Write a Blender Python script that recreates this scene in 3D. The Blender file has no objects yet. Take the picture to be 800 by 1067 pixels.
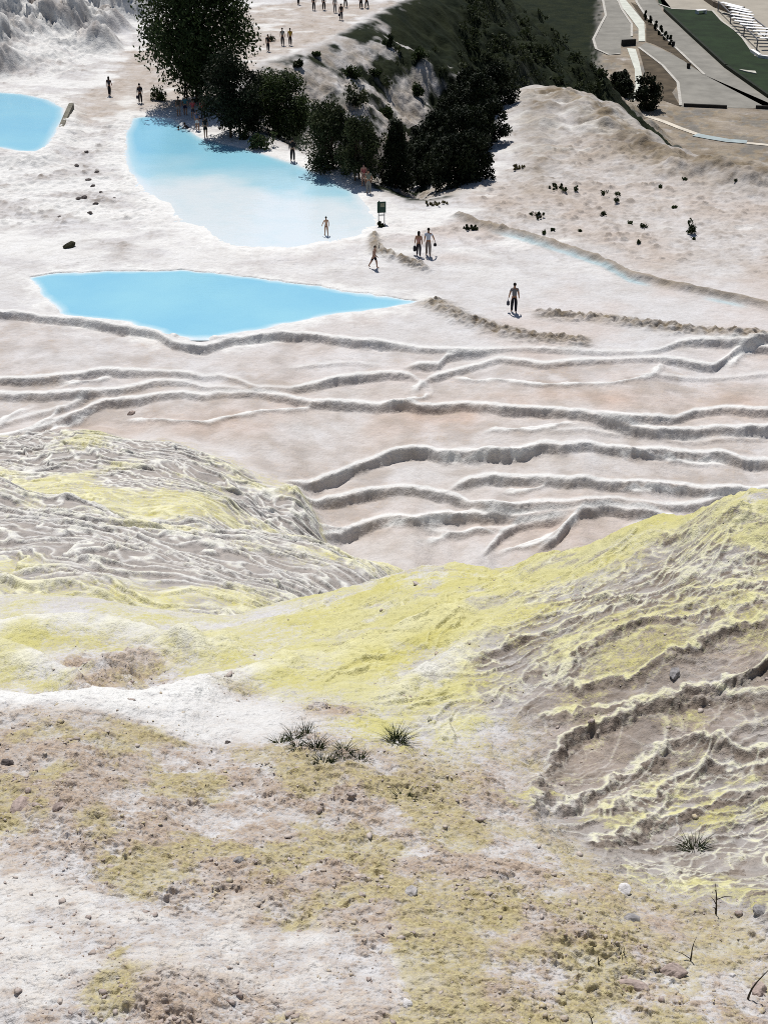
import bpy, bmesh, math, random
import numpy as np
from mathutils import Vector, Matrix

SC = bpy.context.scene
COL = SC.collection
FPX, PITCH, CAMZ = 1500.0, math.radians(29.4), 31.0
CP, SP = math.cos(PITCH), math.sin(PITCH)

# ------------------------------------------------------------------ noise
def _hash(ix, iy, seed):
    h = (ix.astype(np.int64) * 374761393 + iy.astype(np.int64) * 668265263 + seed * 1274126177) & 0xFFFFFFFF
    h = ((h ^ (h >> 13)) * 1274126177) & 0xFFFFFFFF
    h = ((h ^ (h >> 16)) * 2246822519) & 0xFFFFFFFF
    return (h ^ (h >> 15)) & 0xFFFFFFFF

_GA = np.arange(256) * (2 * np.pi / 256)
_GC, _GS = np.cos(_GA), np.sin(_GA)

def noise(x, y, seed=0):
    x = np.asarray(x, float); y = np.asarray(y, float)
    xi = np.floor(x).astype(np.int64); yi = np.floor(y).astype(np.int64)
    fx = x - xi; fy = y - yi
    u = fx * fx * fx * (fx * (fx * 6 - 15) + 10); v = fy * fy * fy * (fy * (fy * 6 - 15) + 10)
    def g(dx, dy):
        k = _hash(xi + dx, yi + dy, seed) & 255
        return _GC[k] * (fx - dx) + _GS[k] * (fy - dy)
    a = g(0, 0); b = g(1, 0); c = g(0, 1); d = g(1, 1)
    return ((a + (b - a) * u) * (1 - v) + (c + (d - c) * u) * v) * 1.5

def fbm(x, y, octv=4, seed=0, gain=0.5, lac=2.03):
    s = 0.0; a = 1.0; t = 0.0
    for i in range(octv):
        s = s + a * noise(x, y, seed + i * 17); t += a
        x = x * lac + 13.7; y = y * lac + 7.3; a *= gain
    return s / t * 1.4

def billow(x, y, octv=3, seed=0):
    s = 0.0; a = 1.0; t = 0.0
    for i in range(octv):
        s = s + a * np.abs(noise(x, y, seed + i * 17)); t += a
        x = x * 2.03 + 5.1; y = y * 2.03 + 9.2; a *= 0.5
    return s / t * 2.0

def worley(x, y, seed=0):
    xi = np.floor(x).astype(np.int64); yi = np.floor(y).astype(np.int64)
    f1 = np.full(x.shape, 9.0); f2 = np.full(x.shape, 9.0); idv = np.zeros(x.shape)
    for dx in (-1, 0, 1):
        for dy in (-1, 0, 1):
            h = _hash(xi + dx, yi + dy, seed)
            px = xi + dx + (h & 1023) / 1023.0; py = yi + dy + ((h >> 10) & 1023) / 1023.0
            d = np.hypot(px - x, py - y)
            nearer = d < f1
            f2 = np.where(nearer, f1, np.minimum(f2, d))
            idv = np.where(nearer, ((h >> 20) & 1023) / 1023.0, idv)
            f1 = np.where(nearer, d, f1)
    return f1, f2, idv

def sstep(a, b, x):
    t = np.clip((x - a) / (b - a), 0, 1)
    return t * t * (3 - 2 * t)

def smax(a, b, k):
    h = np.clip(0.5 + 0.5 * (a - b) / k, 0, 1)
    return b * (1 - h) + a * h + k * h * (1 - h)

# ------------------------------------------------------------------ camera maths (photo pixels 800 x 1067)
def ray(px, py):
    v = 533.5 - py
    return np.array([px - 400.0, FPX * CP + v * SP, -FPX * SP + v * CP])

def at_y(px, py, Y):
    d = ray(px, py); s = Y / d[1]
    return d[0] * s, Y, CAMZ + d[2] * s

def on_plane(px, py, z=0.0):
    d = ray(px, py); s = (z - CAMZ) / d[2]
    return np.array([d[0] * s, d[1] * s])

def plane_poly(pts, z=0.0):
    return np.array([on_plane(px, py, z) for px, py in pts])

# ------------------------------------------------------------------ plan geometry
def poly_dist(x, y, P, closed=True):
    """distance to a polyline / polygon; sign > 0 inside when closed"""
    x = np.asarray(x, float); y = np.asarray(y, float)
    d2 = np.full(x.shape, 1e18); inside = np.zeros(x.shape, bool)
    n = len(P)
    for i in range(n if closed else n - 1):
        ax, ay = P[i]; bx, by = P[(i + 1) % n]
        ex, ey = bx - ax, by - ay
        t = np.clip(((x - ax) * ex + (y - ay) * ey) / max(ex * ex + ey * ey, 1e-9), 0, 1)
        d2 = np.minimum(d2, (x - ax - t * ex) ** 2 + (y - ay - t * ey) ** 2)
        if closed:
            c = (ay > y) != (by > y)
            xs = ax + (y - ay) * ex / (ey if abs(ey) > 1e-9 else 1e-9)
            inside ^= c & (x < xs)
    d = np.sqrt(d2)
    return np.where(inside, d, -d) if closed else d

# ------------------------------------------------------------------ near hill and flowstone mounds: smooth surface through control points
CTRL = [  # photo px, py, forward distance
 # dirt slope at the viewer's feet
 (-300,1067,5.2),(0,1067,5.1),(200,1067,5.05),(400,1067,5.1),(600,1067,5.2),(800,1067,5.4),(1100,1067,5.6),
 (-300,950,6.3),(0,950,6.25),(200,950,6.2),(400,950,6.3),(600,950,6.5),(800,950,6.75),(1100,950,7.0),
 (0,860,7.5),(200,860,7.6),(400,860,7.7),(600,860,8.3),(700,860,8.4),(800,860,8.2),(1100,860,8.3),
 (-300,775,9.0),(0,775,9.0),(200,775,9.2),(400,775,9.3),(520,775,9.5),(600,790,9.5),(700,790,9.35),(800,780,9.1),(1100,780,9.0),
 # white crest on the left, hollow and rounded yellow humps behind it
 (-300,725,10.6),(0,727,10.5),(100,726,10.5),(200,716,10.8),(300,712,11.0),(400,700,11.3),(500,700,11.0),(600,700,10.6),(700,700,10.3),(800,695,10.2),(1100,690,10.0),
 (0,722,11.6),(60,722,11.7),(150,718,11.7),(220,706,11.8),(260,690,12.4),
 (-300,690,12.6),(0,690,12.7),(60,685,12.8),(110,690,12.6),(170,700,12.3),(230,680,12.8),
 (-300,655,14.6),(0,652,14.5),(80,648,14.6),(160,655,14.3),(230,664,13.8),(300,655,13.7),(360,650,13.6),
 (-300,612,17.2),(0,619,16.8),(100,625,16.7),(200,640,16.0),(232,647,15.5),(270,634,16.0),(330,622,16.6),(400,610,16.9),(430,603,17.0),
 # right hand hill
 (480,640,12.8),(600,640,11.9),(700,640,11.3),(800,640,11.0),(1100,640,10.6),
 (480,592,16.3),(520,600,14.6),(560,577,15.0),(600,590,13.5),(640,555,14.2),(690,536,13.8),(700,570,12.9),(800,570,12.0),(745,525,13.3),(800,516,12.8),(950,495,12.2),(1150,480,11.8),
 # flowstone mound in the middle
 (0,612,26.5),(100,628,25.6),(200,638,26),(300,632,29),(400,616,36),(-300,600,25),
 (0,570,31),(100,570,31.5),(200,580,32),(300,592,34),(380,602,39),(-300,560,30),
 (0,534,37),(60,540,37.5),(140,550,38),(250,556,40),(330,573,43),(430,605,47),(-300,515,36),
 # small mound at left, yellow saddle
 (0,500,44.5),(70,520,43.5),(120,542,42),(-300,480,43),
 (60,508,49.5),(110,520,47),(200,532,46.5),(285,548,54),(240,530,51),
 (100,497,52.5),(200,506,52.5),(285,528,56.5),
 # grey hump next to the terraces
 (30,486,56.5),(150,486,55.5),(230,506,55.5),
 (-300,440,62),(0,466,62),(100,458,63),(180,473,61),(250,498,58.5),(312,522,56.5),
]
CTRL += [
 # hidden hollows behind the crests
 (-300,526,40),(0,545,40),(60,552,40),(140,560,40.5),(240,568,43),(330,590,47),
 (0,512,47),(70,530,45.5),(130,548,44),
 (360,612,56),(330,566,55),
 (0,480,66),(100,474,67),(180,488,65),(250,512,62),
]
CTRL_Z = [  # hidden ground: photo px column at a given distance, world height
 (-300,20.5,17.4),(0,20.5,17.2),(150,20.0,16.6),(300,22,15.5),(-300,23,15.6),(0,23.0,15.0),(150,23,14.5),
 (430,22,14.6),(600,19,15.2),(800,17,17.2),(1100,16.5,18),
 (430,30,7.5),(600,27,7.5),(800,24,9),(1100,24,9),
 (500,40,-3),(650,38,-4),(850,36,-4),(1100,36,-4),(520,55,-10),(800,55,-12),(1100,55,-12),
 (-300,75,-9),(0,72,-8),(150,70,-9),(300,66,-9),(430,58,-8),(400,72,-14),(700,75,-16),
 (-300,4.2,25.2),(200,4.2,25.3),(800,4.2,25.5),(-400,2.5,26.4),(400,2.5,26.4),(1200,2.5,26.4),
]
def _tc(a, Y): return np.stack([np.asarray(a) * 2.6, np.log(np.asarray(Y))], -1)
_A, _Yc, _Q = [], [], []
for px, py, Y in CTRL:
    X, _, z = at_y(px, py, Y); _A.append(X / Y); _Yc.append(Y); _Q.append((CAMZ - z) / Y)
for px, Y, z in CTRL_Z:
    _A.append((px - 400) / 1290.0); _Yc.append(Y); _Q.append((CAMZ - z) / Y)
_C = _tc(_A, _Yc)
def _phi(r2): return 0.5 * r2 * np.log(r2 + 1e-12)
_n = len(_C)
_K = _phi(((_C[:, None] - _C[None]) ** 2).sum(-1)) + np.eye(_n) * 2e-4
_P = np.concatenate([np.ones((_n, 1)), _C], 1)
_M = np.block([[_K, _P], [_P.T, np.zeros((3, 3))]])
_W = np.linalg.solve(_M, np.concatenate([_Q, np.zeros(3)]))

def z_near(x, Y):
    x = np.asarray(x, float).ravel(); Y = np.asarray(Y, float).ravel()
    out = np.full(x.shape, -80.0)
    idx = np.where(Y < 74)[0]
    for s in range(0, len(idx), 40000):
        i = idx[s:s + 40000]
        yy = np.maximum(Y[i], 2.0)
        t = _tc(np.clip(x[i] / yy, -0.75, 0.75), yy)
        q = np.full(len(i), _W[_n]) + t @ _W[_n + 1:]
        for j in range(_n):
            q = q + _W[j] * _phi((t[:, 0] - _C[j, 0]) ** 2 + (t[:, 1] - _C[j, 1]) ** 2)
        out[i] = CAMZ - yy * q - 30 * sstep(66, 74, yy)
    return out

# ------------------------------------------------------------------ pools, paths and the plateau edge (level ground, height 0)
EDGE = [(430,-6),(402,7),(385,17),(360,30),(330,45),(300,57),(272,64),(255,78),(248,100),(252,120),(262,138),(290,150),(318,163),(350,179),(378,193),
        (400,204),(425,211),(455,212),(480,205),(500,190),(514,165),(520,140),(526,115),(536,100),(560,93),(600,101),
        (640,114),(662,136),(700,161),(740,172),(800,181),(1000,196),(1500,215)]
_edge = plane_poly(EDGE)
PLATEAU = np.concatenate([[[-900, 3000], [-160, 700], [-52, 520], [-20, 420], [-10, 330], [0, 255]], _edge, [[400, 60], [400, -50], [-900, -50]]])
POOL_LOW = plane_poly([(32,288),(60,284),(100,282),(190,281),(240,285),(270,289),(350,301),(432,313),(405,319),(335,328),(275,341),(222,350),(190,349),(172,345),(130,334),(70,327),(48,308)])
POOL_UP = plane_poly([(137,121),(160,119),(181,122),(213,143),(240,149),(265,155),(310,169),(350,185),(378,201),(392,215),(393,232),(380,246),(350,252),(300,262),(240,258),(190,235),(150,205),(128,175),(128,140)])
POOL_UP_SHALLOW = plane_poly([(100,200),(150,196),(190,199),(240,206),(290,211),(330,222),(362,240),(378,262),(330,300),(200,290),(90,250)])
POOL_LEFT = plane_poly([(-160,90),(0,95),(25,97),(52,103),(68,112),(68,122),(60,138),(50,153),(38,158),(20,158),(0,154),(-160,150)], 0.45)
POOL_LEFT_RIM = plane_poly([(-160,86),(0,91),(30,94),(60,100),(75,112),(76,120),(57,154),(42,163),(10,164),(-160,160)], 0.45)
HILL_LEFT = plane_poly([(-400,95),(0,88),(40,86),(80,92),(112,74),(142,40),(172,12),(235,-8),(300,-20)])
HILL_LEFT = np.concatenate([HILL_LEFT, [[-60, 300], [-150, 700], [-900, 3000], [-900, 100]]])
TAN_PATH = plane_poly([(62,124),(92,98),(118,78),(142,48),(168,22),(235,8),(300,2),(405,3),(384,18),(330,46),(268,66),(235,100),(215,112),(130,118),(100,132),(80,130)])
TAN_RIGHT = plane_poly([(470,232),(560,245),(640,272),(690,286),(800,292),(1000,300),(1100,190),(800,180),(700,163),(640,150),(560,150),(520,190)])
CHANNEL = plane_poly([(478,226),(510,238),(548,247),(590,260),(625,272),(655,288),(690,296),(725,304),(765,312),(805,321),(1000,360)])
RUBBLE = [(plane_poly([(452,316),(468,325),(486,333),(515,344),(556,352),(602,357)]), 0.75, 0.34),
          (plane_poly([(568,328),(600,331),(625,332),(668,338),(720,345),(790,349)]), 0.6, 0.34),
          (plane_poly([(394,262),(410,268),(424,273),(439,280)]), 0.5, 0.4),
          (plane_poly([(390,246),(389,256),(393,262)]), 0.35, 0.3)]

def z_level(x, Y):
    """terraces, pools, plateau, ravine and valley"""
    x = np.asarray(x, float).ravel(); Y = np.asarray(Y, float).ravel()
    z = np.zeros(x.shape)
    # drop beyond the plateau edge
    i = np.where(Y > 84)[0]
    if len(i):
        xi, yi = x[i], Y[i]
        sd = poly_dist(xi, yi, PLATEAU)
        d = np.maximum(-sd, 0)
        wob = fbm(xi / 14, yi / 14, 3, 5) * np.minimum(d, 8) * 0.55
        dd = np.maximum(d + wob, 0)
        steep = 1 + 2.2 * sstep(14, 28, xi) * sstep(195, 150, yi)
        drop = -0.8 * steep * (np.sqrt(dd * dd + 4.0) - 2.0)
        drop += np.minimum(dd, 12) / 12 * (1.6 * fbm(xi / 7, yi / 7, 4, 21) + 0.35 * billow(xi / 2.2, yi / 2.2, 2, 31))
        val = -50 + 0.0 * xi
        zz = smax(drop, val, 2.0)
        # rough crest along the right hand plateau edge
        cr = np.exp(-((sd - 2.5) / 3.5) ** 2) * sstep(8, 16, xi)
        zz += cr * (0.9 + 0.9 * fbm(xi / 3.0, yi / 3.0, 4, 77))
        # hill at the left
        sh = poly_dist(xi, yi, HILL_LEFT)
        up = np.maximum(sh, 0)
        zz += 0.2 * (np.sqrt(up * up + 9) - 3) * sstep(900, 250, yi)
        # raised pool at the left
        sp = poly_dist(xi, yi, POOL_LEFT_RIM)
        zz += 0.5 * sstep(-1.6, 0.15, sp + 0.25 * fbm(xi / 2, yi / 2, 2, 3))
        sp = poly_dist(xi, yi, POOL_LEFT)
        zz -= 1.1 * sstep(-0.2, 2.0, sp)
        # upper pool: deep along its right hand rim, running out to nothing
        su = poly_dist(xi, yi, POOL_UP)
        sl = -poly_dist(xi, yi, POOL_UP_SHALLOW)
        zz -= 0.085 * sstep(-1.0, 1.5, su + 0.8 * fbm(xi / 3.5, yi / 3.5, 3, 91))
        zz -= 0.75 * sstep(0.0, 1.4, su) * sstep(0, 17, sl + 2.4 * fbm(xi / 5, yi / 5, 3, 8))
        z[i] = zz
    i = np.where((Y > 62) & (Y < 120))[0]
    if len(i):
        xi, yi = x[i], Y[i]
        su = poly_dist(xi, yi, POOL_LOW) + 0.25 * fbm(xi / 1.5, yi / 1.5, 3, 4)
        z[i] -= 0.14 * sstep(-0.2, 0.1, su) + 0.95 * sstep(-0.1, 1.1, su)
        for P, wd, hh in RUBBLE:
            dd = poly_dist(xi, yi, P, False) + 0.25 * fbm(xi / 0.6, yi / 0.6, 2, 63)
            z[i] += hh * np.exp(-(dd / wd) ** 2) * (0.75 + 0.9 * fbm(xi / 0.5, yi / 0.5, 3, 66))
        dd = poly_dist(xi, yi, CHANNEL, False) + 0.18 * fbm(xi / 1.1, yi / 1.1, 2, 64)
        z[i] += 0.4 * np.exp(-(dd / 0.38) ** 2)
    # the flights of dry rimstone basins
    i = np.where((Y > 18) & (Y < 95))[0]
    if len(i) and TERR:
        xi, yi = x[i], Y[i]
        z[i] += terr_drop(xi, yi)[0]
    z[Y <= 18] += TERR_FLOOR
    return z

TERR = []            # (a, Y, amplitude) arrays, one per rim
TERR_FLOOR = -3.6
def terr_drop(x, Y):
    a = x / Y
    z = np.zeros(x.shape); lip = np.zeros(x.shape); face = np.zeros(x.shape)
    wob = 0.34 * fbm(x / 2.3, Y / 7.0, 2, 41) + 0.13 * (billow(x / 0.7, Y / 3.0, 2, 42) - 0.5)
    for k, (ta, tY, tA) in enumerate(TERR):
        yi = np.interp(a, ta, tY); am = np.interp(a, ta, tA, left=tA[0], right=tA[-1])
        d = Y - yi + wob * np.minimum(1, am * 2)   # > 0 behind the rim
        dr = am * (1 + 0.45 * noise(x / 1.1 + k * 5.3, Y / 4, 43))
        z -= am * sstep(0.10, -0.30, d) + (dr - am) * sstep(0.10, 0.0, d) * sstep(-0.55, -0.1, d)
        l = np.exp(-((d - 0.30) / 0.26) ** 2) * np.minimum(1, am / 0.25)
        z += 0.07 * l * np.minimum(1, am * 2.5)
        lip = np.maximum(lip, np.exp(-((d - 0.22) / 0.19) ** 2) * np.minimum(1, am / 0.25))
        face = np.maximum(face, sstep(0.20, 0.05, d) * sstep(-0.42, -0.22, d) * np.minimum(1, am / 0.25))
    return z, lip, face

def blend_k(Y): return 0.35 + 2.4 * sstep(44, 52, Y)
def H0(x, Y):
    x = np.asarray(x, float); shp = x.shape
    return smax(z_near(x, Y), z_level(x, Y), blend_k(np.asarray(Y, float).ravel())).reshape(shp)

_YS = np.concatenate([np.geomspace(3.0, 40, 900), np.arange(40, 95, 0.05)[1:], np.geomspace(95, 900, 1200)[1:]])
def hit(px, py, f=None):
    d = ray(px, py)
    x = d[0] / d[1] * _YS; zr = CAMZ + d[2] / d[1] * _YS
    g = (f or H0)(x, _YS) - zr
    k = np.where(g >= 0)[0]
    k = int(k[0]) if len(k) else len(_YS) - 1
    if k == 0: k = 1
    t = g[k - 1] / (g[k - 1] - g[k] + 1e-12); t = min(max(t, 0), 1)
    Y = _YS[k - 1] + t * (_YS[k] - _YS[k - 1])
    return np.array([d[0] / d[1] * Y, Y, CAMZ + d[2] / d[1] * Y])

# rims, from the pools down towards the viewer: photo polyline, height, fade at left / right end
RIMS = [
 ([(-250,316),(0,325),(60,331),(130,340),(165,346),(178,357),(215,361),(240,352),(290,347),(330,350),(400,357),(450,364,.6),(500,365,.42),(540,363,.42),(600,366,.4),(640,367,.4),(670,367,.4),(695,363,.5),(710,353,.7),(750,354),(800,357),(1100,352)],0.44,0,0),
 ([(415,386),(435,379),(457,381),(466,372),(480,368),(520,368)],0.35,1,1),
 ([(430,408),(445,395),(465,390),(490,382),(520,374,.8),(565,380,.8),(610,376,.6),(660,374,.6),(710,375),(745,382),(765,366),(795,351),(850,345),(1100,335)],0.40,1,0),
 ([(-250,402),(0,395),(50,394),(100,387,.9),(140,386,.8),(190,389,.6),(230,391,.5),(250,396,.45),(265,404,.4),(300,405,.5),(320,400),(350,392),(400,389),(430,392),(443,403),(447,413)],0.40,0,1),
 ([(-250,412),(0,411),(40,411),(80,408),(110,408)],0.4,0,1),
 ([(60,428),(90,412),(120,407),(160,397,.7),(200,399,.45),(240,404,.3),(275,407,.3)],0.4,1,1),
 ([(-250,470),(0,462),(40,448),(70,432),(100,422),(130,416),(175,411,.7),(225,409,.6),(275,411,.6),(325,416,.8),(360,419),(400,420),(440,422),(490,421),(525,424),(575,427),(615,431),(650,435),(680,440),(720,442),(760,439),(800,436),(1100,430)],0.44,0,0),
 ([(610,428),(650,432),(700,435),(725,427),(755,424),(800,425),(1100,420)],0.35,1,0),
 ([(290,513),(315,502),(349,492),(375,483),(405,472),(442,469),(480,473),(517,470),(562,465),(624,464),(687,465),(725,468),(770,474),(800,477),(1100,480)],0.48,1,0),
 ([(462,514),(484,502),(510,496),(544,497),(581,498),(631,502),(669,499),(710,502),(744,506),(800,507),(1100,510)],0.44,1,0),
 ([(296,545),(306,538),(315,528),(337,519),(367,515),(394,512),(427,511),(457,515),(480,521),(500,530)],0.44,1,1),
 ([(480,531),(525,528),(555,523),(600,521,.7),(640,518,.6),(680,521,.6),(744,517),(800,517),(1100,518)],0.36,1,0),
 ([(325,580),(334,570),(345,558),(367,549),(397,541),(431,543),(469,537),(517,537),(562,533,.5),(600,530,.3),(640,529,.2)],0.48,1,1),
 ([(555,573),(567,563),(586,549),(605,531),(631,527),(680,528),(705,540),(760,545),(1100,545)],0.44,1,0),
 ([(495,580),(506,573),(521,556),(540,545),(577,537),(600,537)],0.36,1,1),
 ([(-100,452),(0,446),(15,438),(35,431),(60,427),(90,421)],0.25,0,1),
 ([(-40,480),(8,470),(25,454),(45,443),(75,438),(100,432)],0.25,0,1),
 ([(640,550),(665,542),(690,538),(720,541),(760,538)],0.25,1,1),
 ([(186,352),(196,349),(215,349),(232,352)],0.2,1,1),
 ([(430,548),(460,556),(500,553),(540,556)],0.15,1,1),
 ([(560,452),(620,449),(690,455),(740,458),(800,455),(1000,455)],0.12,1,0),
 ([(290,385),(330,380),(370,378),(410,381)],0.12,1,1),
 ([(640,395),(690,391),(740,395),(800,390),(1000,385)],0.12,1,0),
]
for pts, am, fl, fr in RIMS:
    W = np.array([hit(p[0], p[1], lambda x, y: z_level(x, y)) for p in pts])
    mul = np.array([p[2] if len(p) > 2 else 1.0 for p in pts])
    A = W[:, 0] / W[:, 1]
    o = np.argsort(A); A = A[o]; Yr = W[o, 1]; mul = mul[o]
    ta = np.linspace(A[0], A[-1], 400); tY = np.interp(ta, A, Yr)
    k = np.hanning(13); k /= k.sum()
    tY = np.convolve(np.pad(tY, 6, mode='edge'), k, 'valid')
    tA = am * np.interp(ta, A, mul)
    L = 28 / 1300.0
    if fl: tA *= sstep(0, L, ta - ta[0])
    if fr: tA *= sstep(0, L, ta[-1] - ta)
    TERR.append((ta, tY, tA * 0.86 * (1 + 0.35 * noise(ta * 22, ta * 0 + len(TERR) * 3.3, 15))))

# thin rims that close the basins and run out over the mounds
CLOSE_PX = [
 [(500,530),(472,538),(432,543),(392,545)], [(313,545),(340,549),(366,550)], [(447,408),(442,416),(420,420),(395,421)],
 [(606,531),(598,542),(586,549),(575,558),(566,565),(543,571),(515,575)], [(694,529),(700,536),(707,543),(690,550)], [(480,521),(510,527),(540,526)],
 [(428,410),(438,400),(446,395)], [(756,384),(770,370),(790,356)], [(178,357),(192,350),(224,353),(240,351)],
 [(104,421),(85,436),(60,447),(40,458),(26,472)], [(68,421),(50,438),(30,453),(12,468)], [(30,424),(12,434),(-8,446)],
 [(316,503),(296,511),(268,519),(228,527)], [(308,540),(285,545),(252,547)], [(336,571),(314,566),(286,559),(262,556)], [(300,545),(280,535),(250,533)],
 [(520,556),(500,552),(470,556),(440,566)], [(640,466),(650,475),(700,480),(760,478)], [(560,465),(540,476),(490,480),(450,476)],
 [(690,374),(680,392),(640,400),(560,402),(500,398),(470,392)], [(600,440),(560,448),(500,452)], [(720,507),(690,512),(640,512)],
 [(330,418),(300,428),(240,436),(180,440),(130,438)], [(120,388),(100,398),(60,402)], [(575,498),(560,510),(520,514)],
]
CLOSE = [np.array([hit(*q)[:2] for q in p]) for p in CLOSE_PX]
def closing(x, Y):
    w = 0.22 * fbm(x / 0.9, Y / 1.6, 3, 45); r = np.zeros(x.shape); l = np.zeros(x.shape)
    for P in CLOSE:
        j = (x > P[:, 0].min() - 1) & (x < P[:, 0].max() + 1) & (Y > P[:, 1].min() - 1) & (Y < P[:, 1].max() + 1)
        if j.any():
            e0 = np.hypot(x[j] - P[0, 0], Y[j] - P[0, 1]); e1 = np.hypot(x[j] - P[-1, 0], Y[j] - P[-1, 1])
            d = poly_dist(x[j], Y[j], P, False); d = np.abs(d + w[j] * np.minimum(1, d / 0.3 + .5)); t = sstep(0.0, 0.9, np.minimum(e0, e1) + 0.1)
            r[j] = np.maximum(r[j], t * np.exp(-(d / 0.22) ** 2)); l[j] = np.maximum(l[j], t * np.exp(-(d / 0.12) ** 2))
    return r, l
# ------------------------------------------------------------------ fine relief and deposits
def gour(x, Y, spacing, ang, warp, seed, rise=0.22, s1=1.0, rw=0.02):
    """small rimstone steps: saw-tooth profile rising away from the viewer; returns height 0..1, rim, face"""
    c, s = math.cos(ang), math.sin(ang)
    u = (Y * c + x * s) / spacing
    v = (x * c - Y * s) / spacing
    u = u + warp * noise(x / spacing / (3.1 * s1), Y / spacing / (3.1 * s1), seed) * 2 + warp * 0.55 * noise(v / 1.3, u / 1.3, seed + 3)
    u = u + 0.30 * billow(v * 1.1, u * 0.9, 2, seed + 7)
    n = np.floor(u); f = u - n
    amp = 0.65 + 0.75 * noise(v / 2.7 + n * 7.31, n * 3.7 + 0.5, seed + 11)
    amp = np.clip(amp, 0.12, 1.2)
    h = np.where(f < rise, sstep(0, 1, f / rise), (1 - (f - rise) / (1 - rise)) ** 0.8)
    rim = np.exp(-((f - rise) / (rw / spacing)) ** 2) * np.clip(amp * 1.3, 0, 1)
    face = np.where(f < rise * 0.9, 1.0, 0.0) * np.clip(amp * 1.4, 0, 1)
    return h * amp, rim, face, amp

def near_poly(pts):
    return np.array([hit(px, py)[:2] for px, py in pts])

# zones of the near slope, laid out on the ground

def wz(pts):                       # plan polygon, log-distance scaled so distances compare
    return np.array([[p[0] / p[1] * 10, math.log(p[1]) * 10] for p in (hit(*q) for q in pts)])
ZONES = {
 'dirt':  [(-300,748),(0,752),(80,756),(150,752),(215,772),(290,790),(350,775),(420,800),(500,840),(545,880),(600,940),(680,990),(760,1030),(900,1066),(900,1250),(-300,1250)],
 'white_crest': [(-300,722),(0,727),(80,724),(160,718),(250,722),(330,752),(270,775),(205,770),(150,752),(60,748),(-300,752)],
 'white_low': [(-300,905),(0,912),(120,925),(230,955),(330,975),(430,1000),(420,1040),(330,1045),(230,1015),(120,1000),(90,1067),(-300,1100)],
 'gour':  [(440,690),(520,655),(560,610),(640,590),(700,548),(800,540),(1200,520),(1200,1010),(830,990),(760,950),(680,930),(610,900),(570,860),(550,810),(555,770),(500,730)],
 'yellow': [(-300,612),(0,617),(100,623),(232,645),(330,620),(430,600),(560,574),(690,533),(800,514),(1200,490),(1200,560),(800,580),(660,620),(600,660),(500,700),(520,760),(470,790),(380,770),(270,750),(230,712),(180,705),(60,722),(-300,720)],
 'strong_yellow': [(330,628),(430,605),(560,576),(690,535),(800,514),(900,495),(900,530),(800,552),(690,575),(620,605),(520,650),(430,690),(300,700),(230,705),(260,670)],
 'rim_yellow': [(540,800),(600,900),(720,930),(830,900),(830,780),(740,790),(660,830),(620,860)],
 'brown_pink': [(555,730),(600,690),(660,665),(760,640),(1000,600),(1000,780),(800,772),(700,778),(655,815),(600,845),(560,840),(545,790)],
}
ZONES = {k: wz(v) for k, v in ZONES.items()}
def zone(name, x, Y, soft, wn):
    return sstep(-soft, soft, poly_dist(x / Y * 10, np.log(Y) * 10, ZONES[name]) + wn)

# the larger rims on the right hand hill: photo polylines
BIG_RIMS = [
 ([(548,868),(556,815),(566,792),(585,776),(612,768),(640,760),(662,742),(690,736),(720,726),(745,722),(800,698),(900,660)],0.20),
 ([(735,722),(770,728),(800,730),(900,735)],0.10),
 ([(560,752),(600,748),(640,744),(668,733),(690,731)],0.05),
 ([(585,716),(610,722),(640,712),(668,706),(695,690),(712,684),(760,664),(800,650),(900,615)],0.15),
 ([(575,720),(592,690),(630,672),(665,658),(700,655),(720,650),(800,630)],0.12),
 ([(560,845),(590,842),(640,822),(668,798),(700,784),(745,778),(800,784),(900,790)],0.14),
 ([(620,850),(660,840),(700,815),(740,800),(800,796),(900,800)],0.09),
 ([(610,880),(660,862),(720,842),(760,830),(800,822),(900,815)],0.08),
 ([(500,690),(530,672),(560,668),(600,650),(640,640)],0.09),
 ([(655,610),(690,600),(730,604),(770,592),(800,585),(900,570)],0.12),
 ([(600,626),(650,632),(700,628),(740,622),(800,612),(900,600)],0.10),
 ([(690,560),(740,552),(800,540),(900,520)],0.10),
]
BIG_RIMS = [(np.array([hit(*q)[:2] for q in p]), h) for p, h in BIG_RIMS]
def big_rims(x, Y):
    z = np.zeros(x.shape); lip = np.zeros(x.shape); face = np.zeros(x.shape)
    w = 0.10 * fbm(x / 0.4, Y / 0.4, 3, 311) + 0.07 * (billow(x / 0.2, Y / 0.2, 2, 313) - .4)
    for P, h in BIG_RIMS:
        d = poly_dist(x, Y, P, False)
        # which side: behind (farther from the viewer) positive
        a = x / Y; pa = P[:, 0] / P[:, 1]; o = np.argsort(pa)
        dy = Y - np.interp(a, pa[o], P[o, 1])
        s = np.clip(dy, -d, d) + w
        end = sstep(0.0, 0.02, a - pa.min() + 0.012) * sstep(0.0, 0.02, pa.max() - a + 0.012)
        hv = 0.85 * h * (1.0 + 0.5 * noise(x / 0.9, Y / 0.9, 317))
        prof = np.where(s < 0, sstep(-0.15, 0.0, s), np.exp(-np.maximum(s, 0) / 0.45))
        z = np.maximum(z, hv * prof * end)
        lip = np.maximum(lip, np.exp(-((s - 0.01) / 0.024) ** 2) * end)
        face = np.maximum(face, sstep(-0.16, -0.12, s) * sstep(0.01, -0.03, s) * end)
    return z, lip, face

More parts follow.
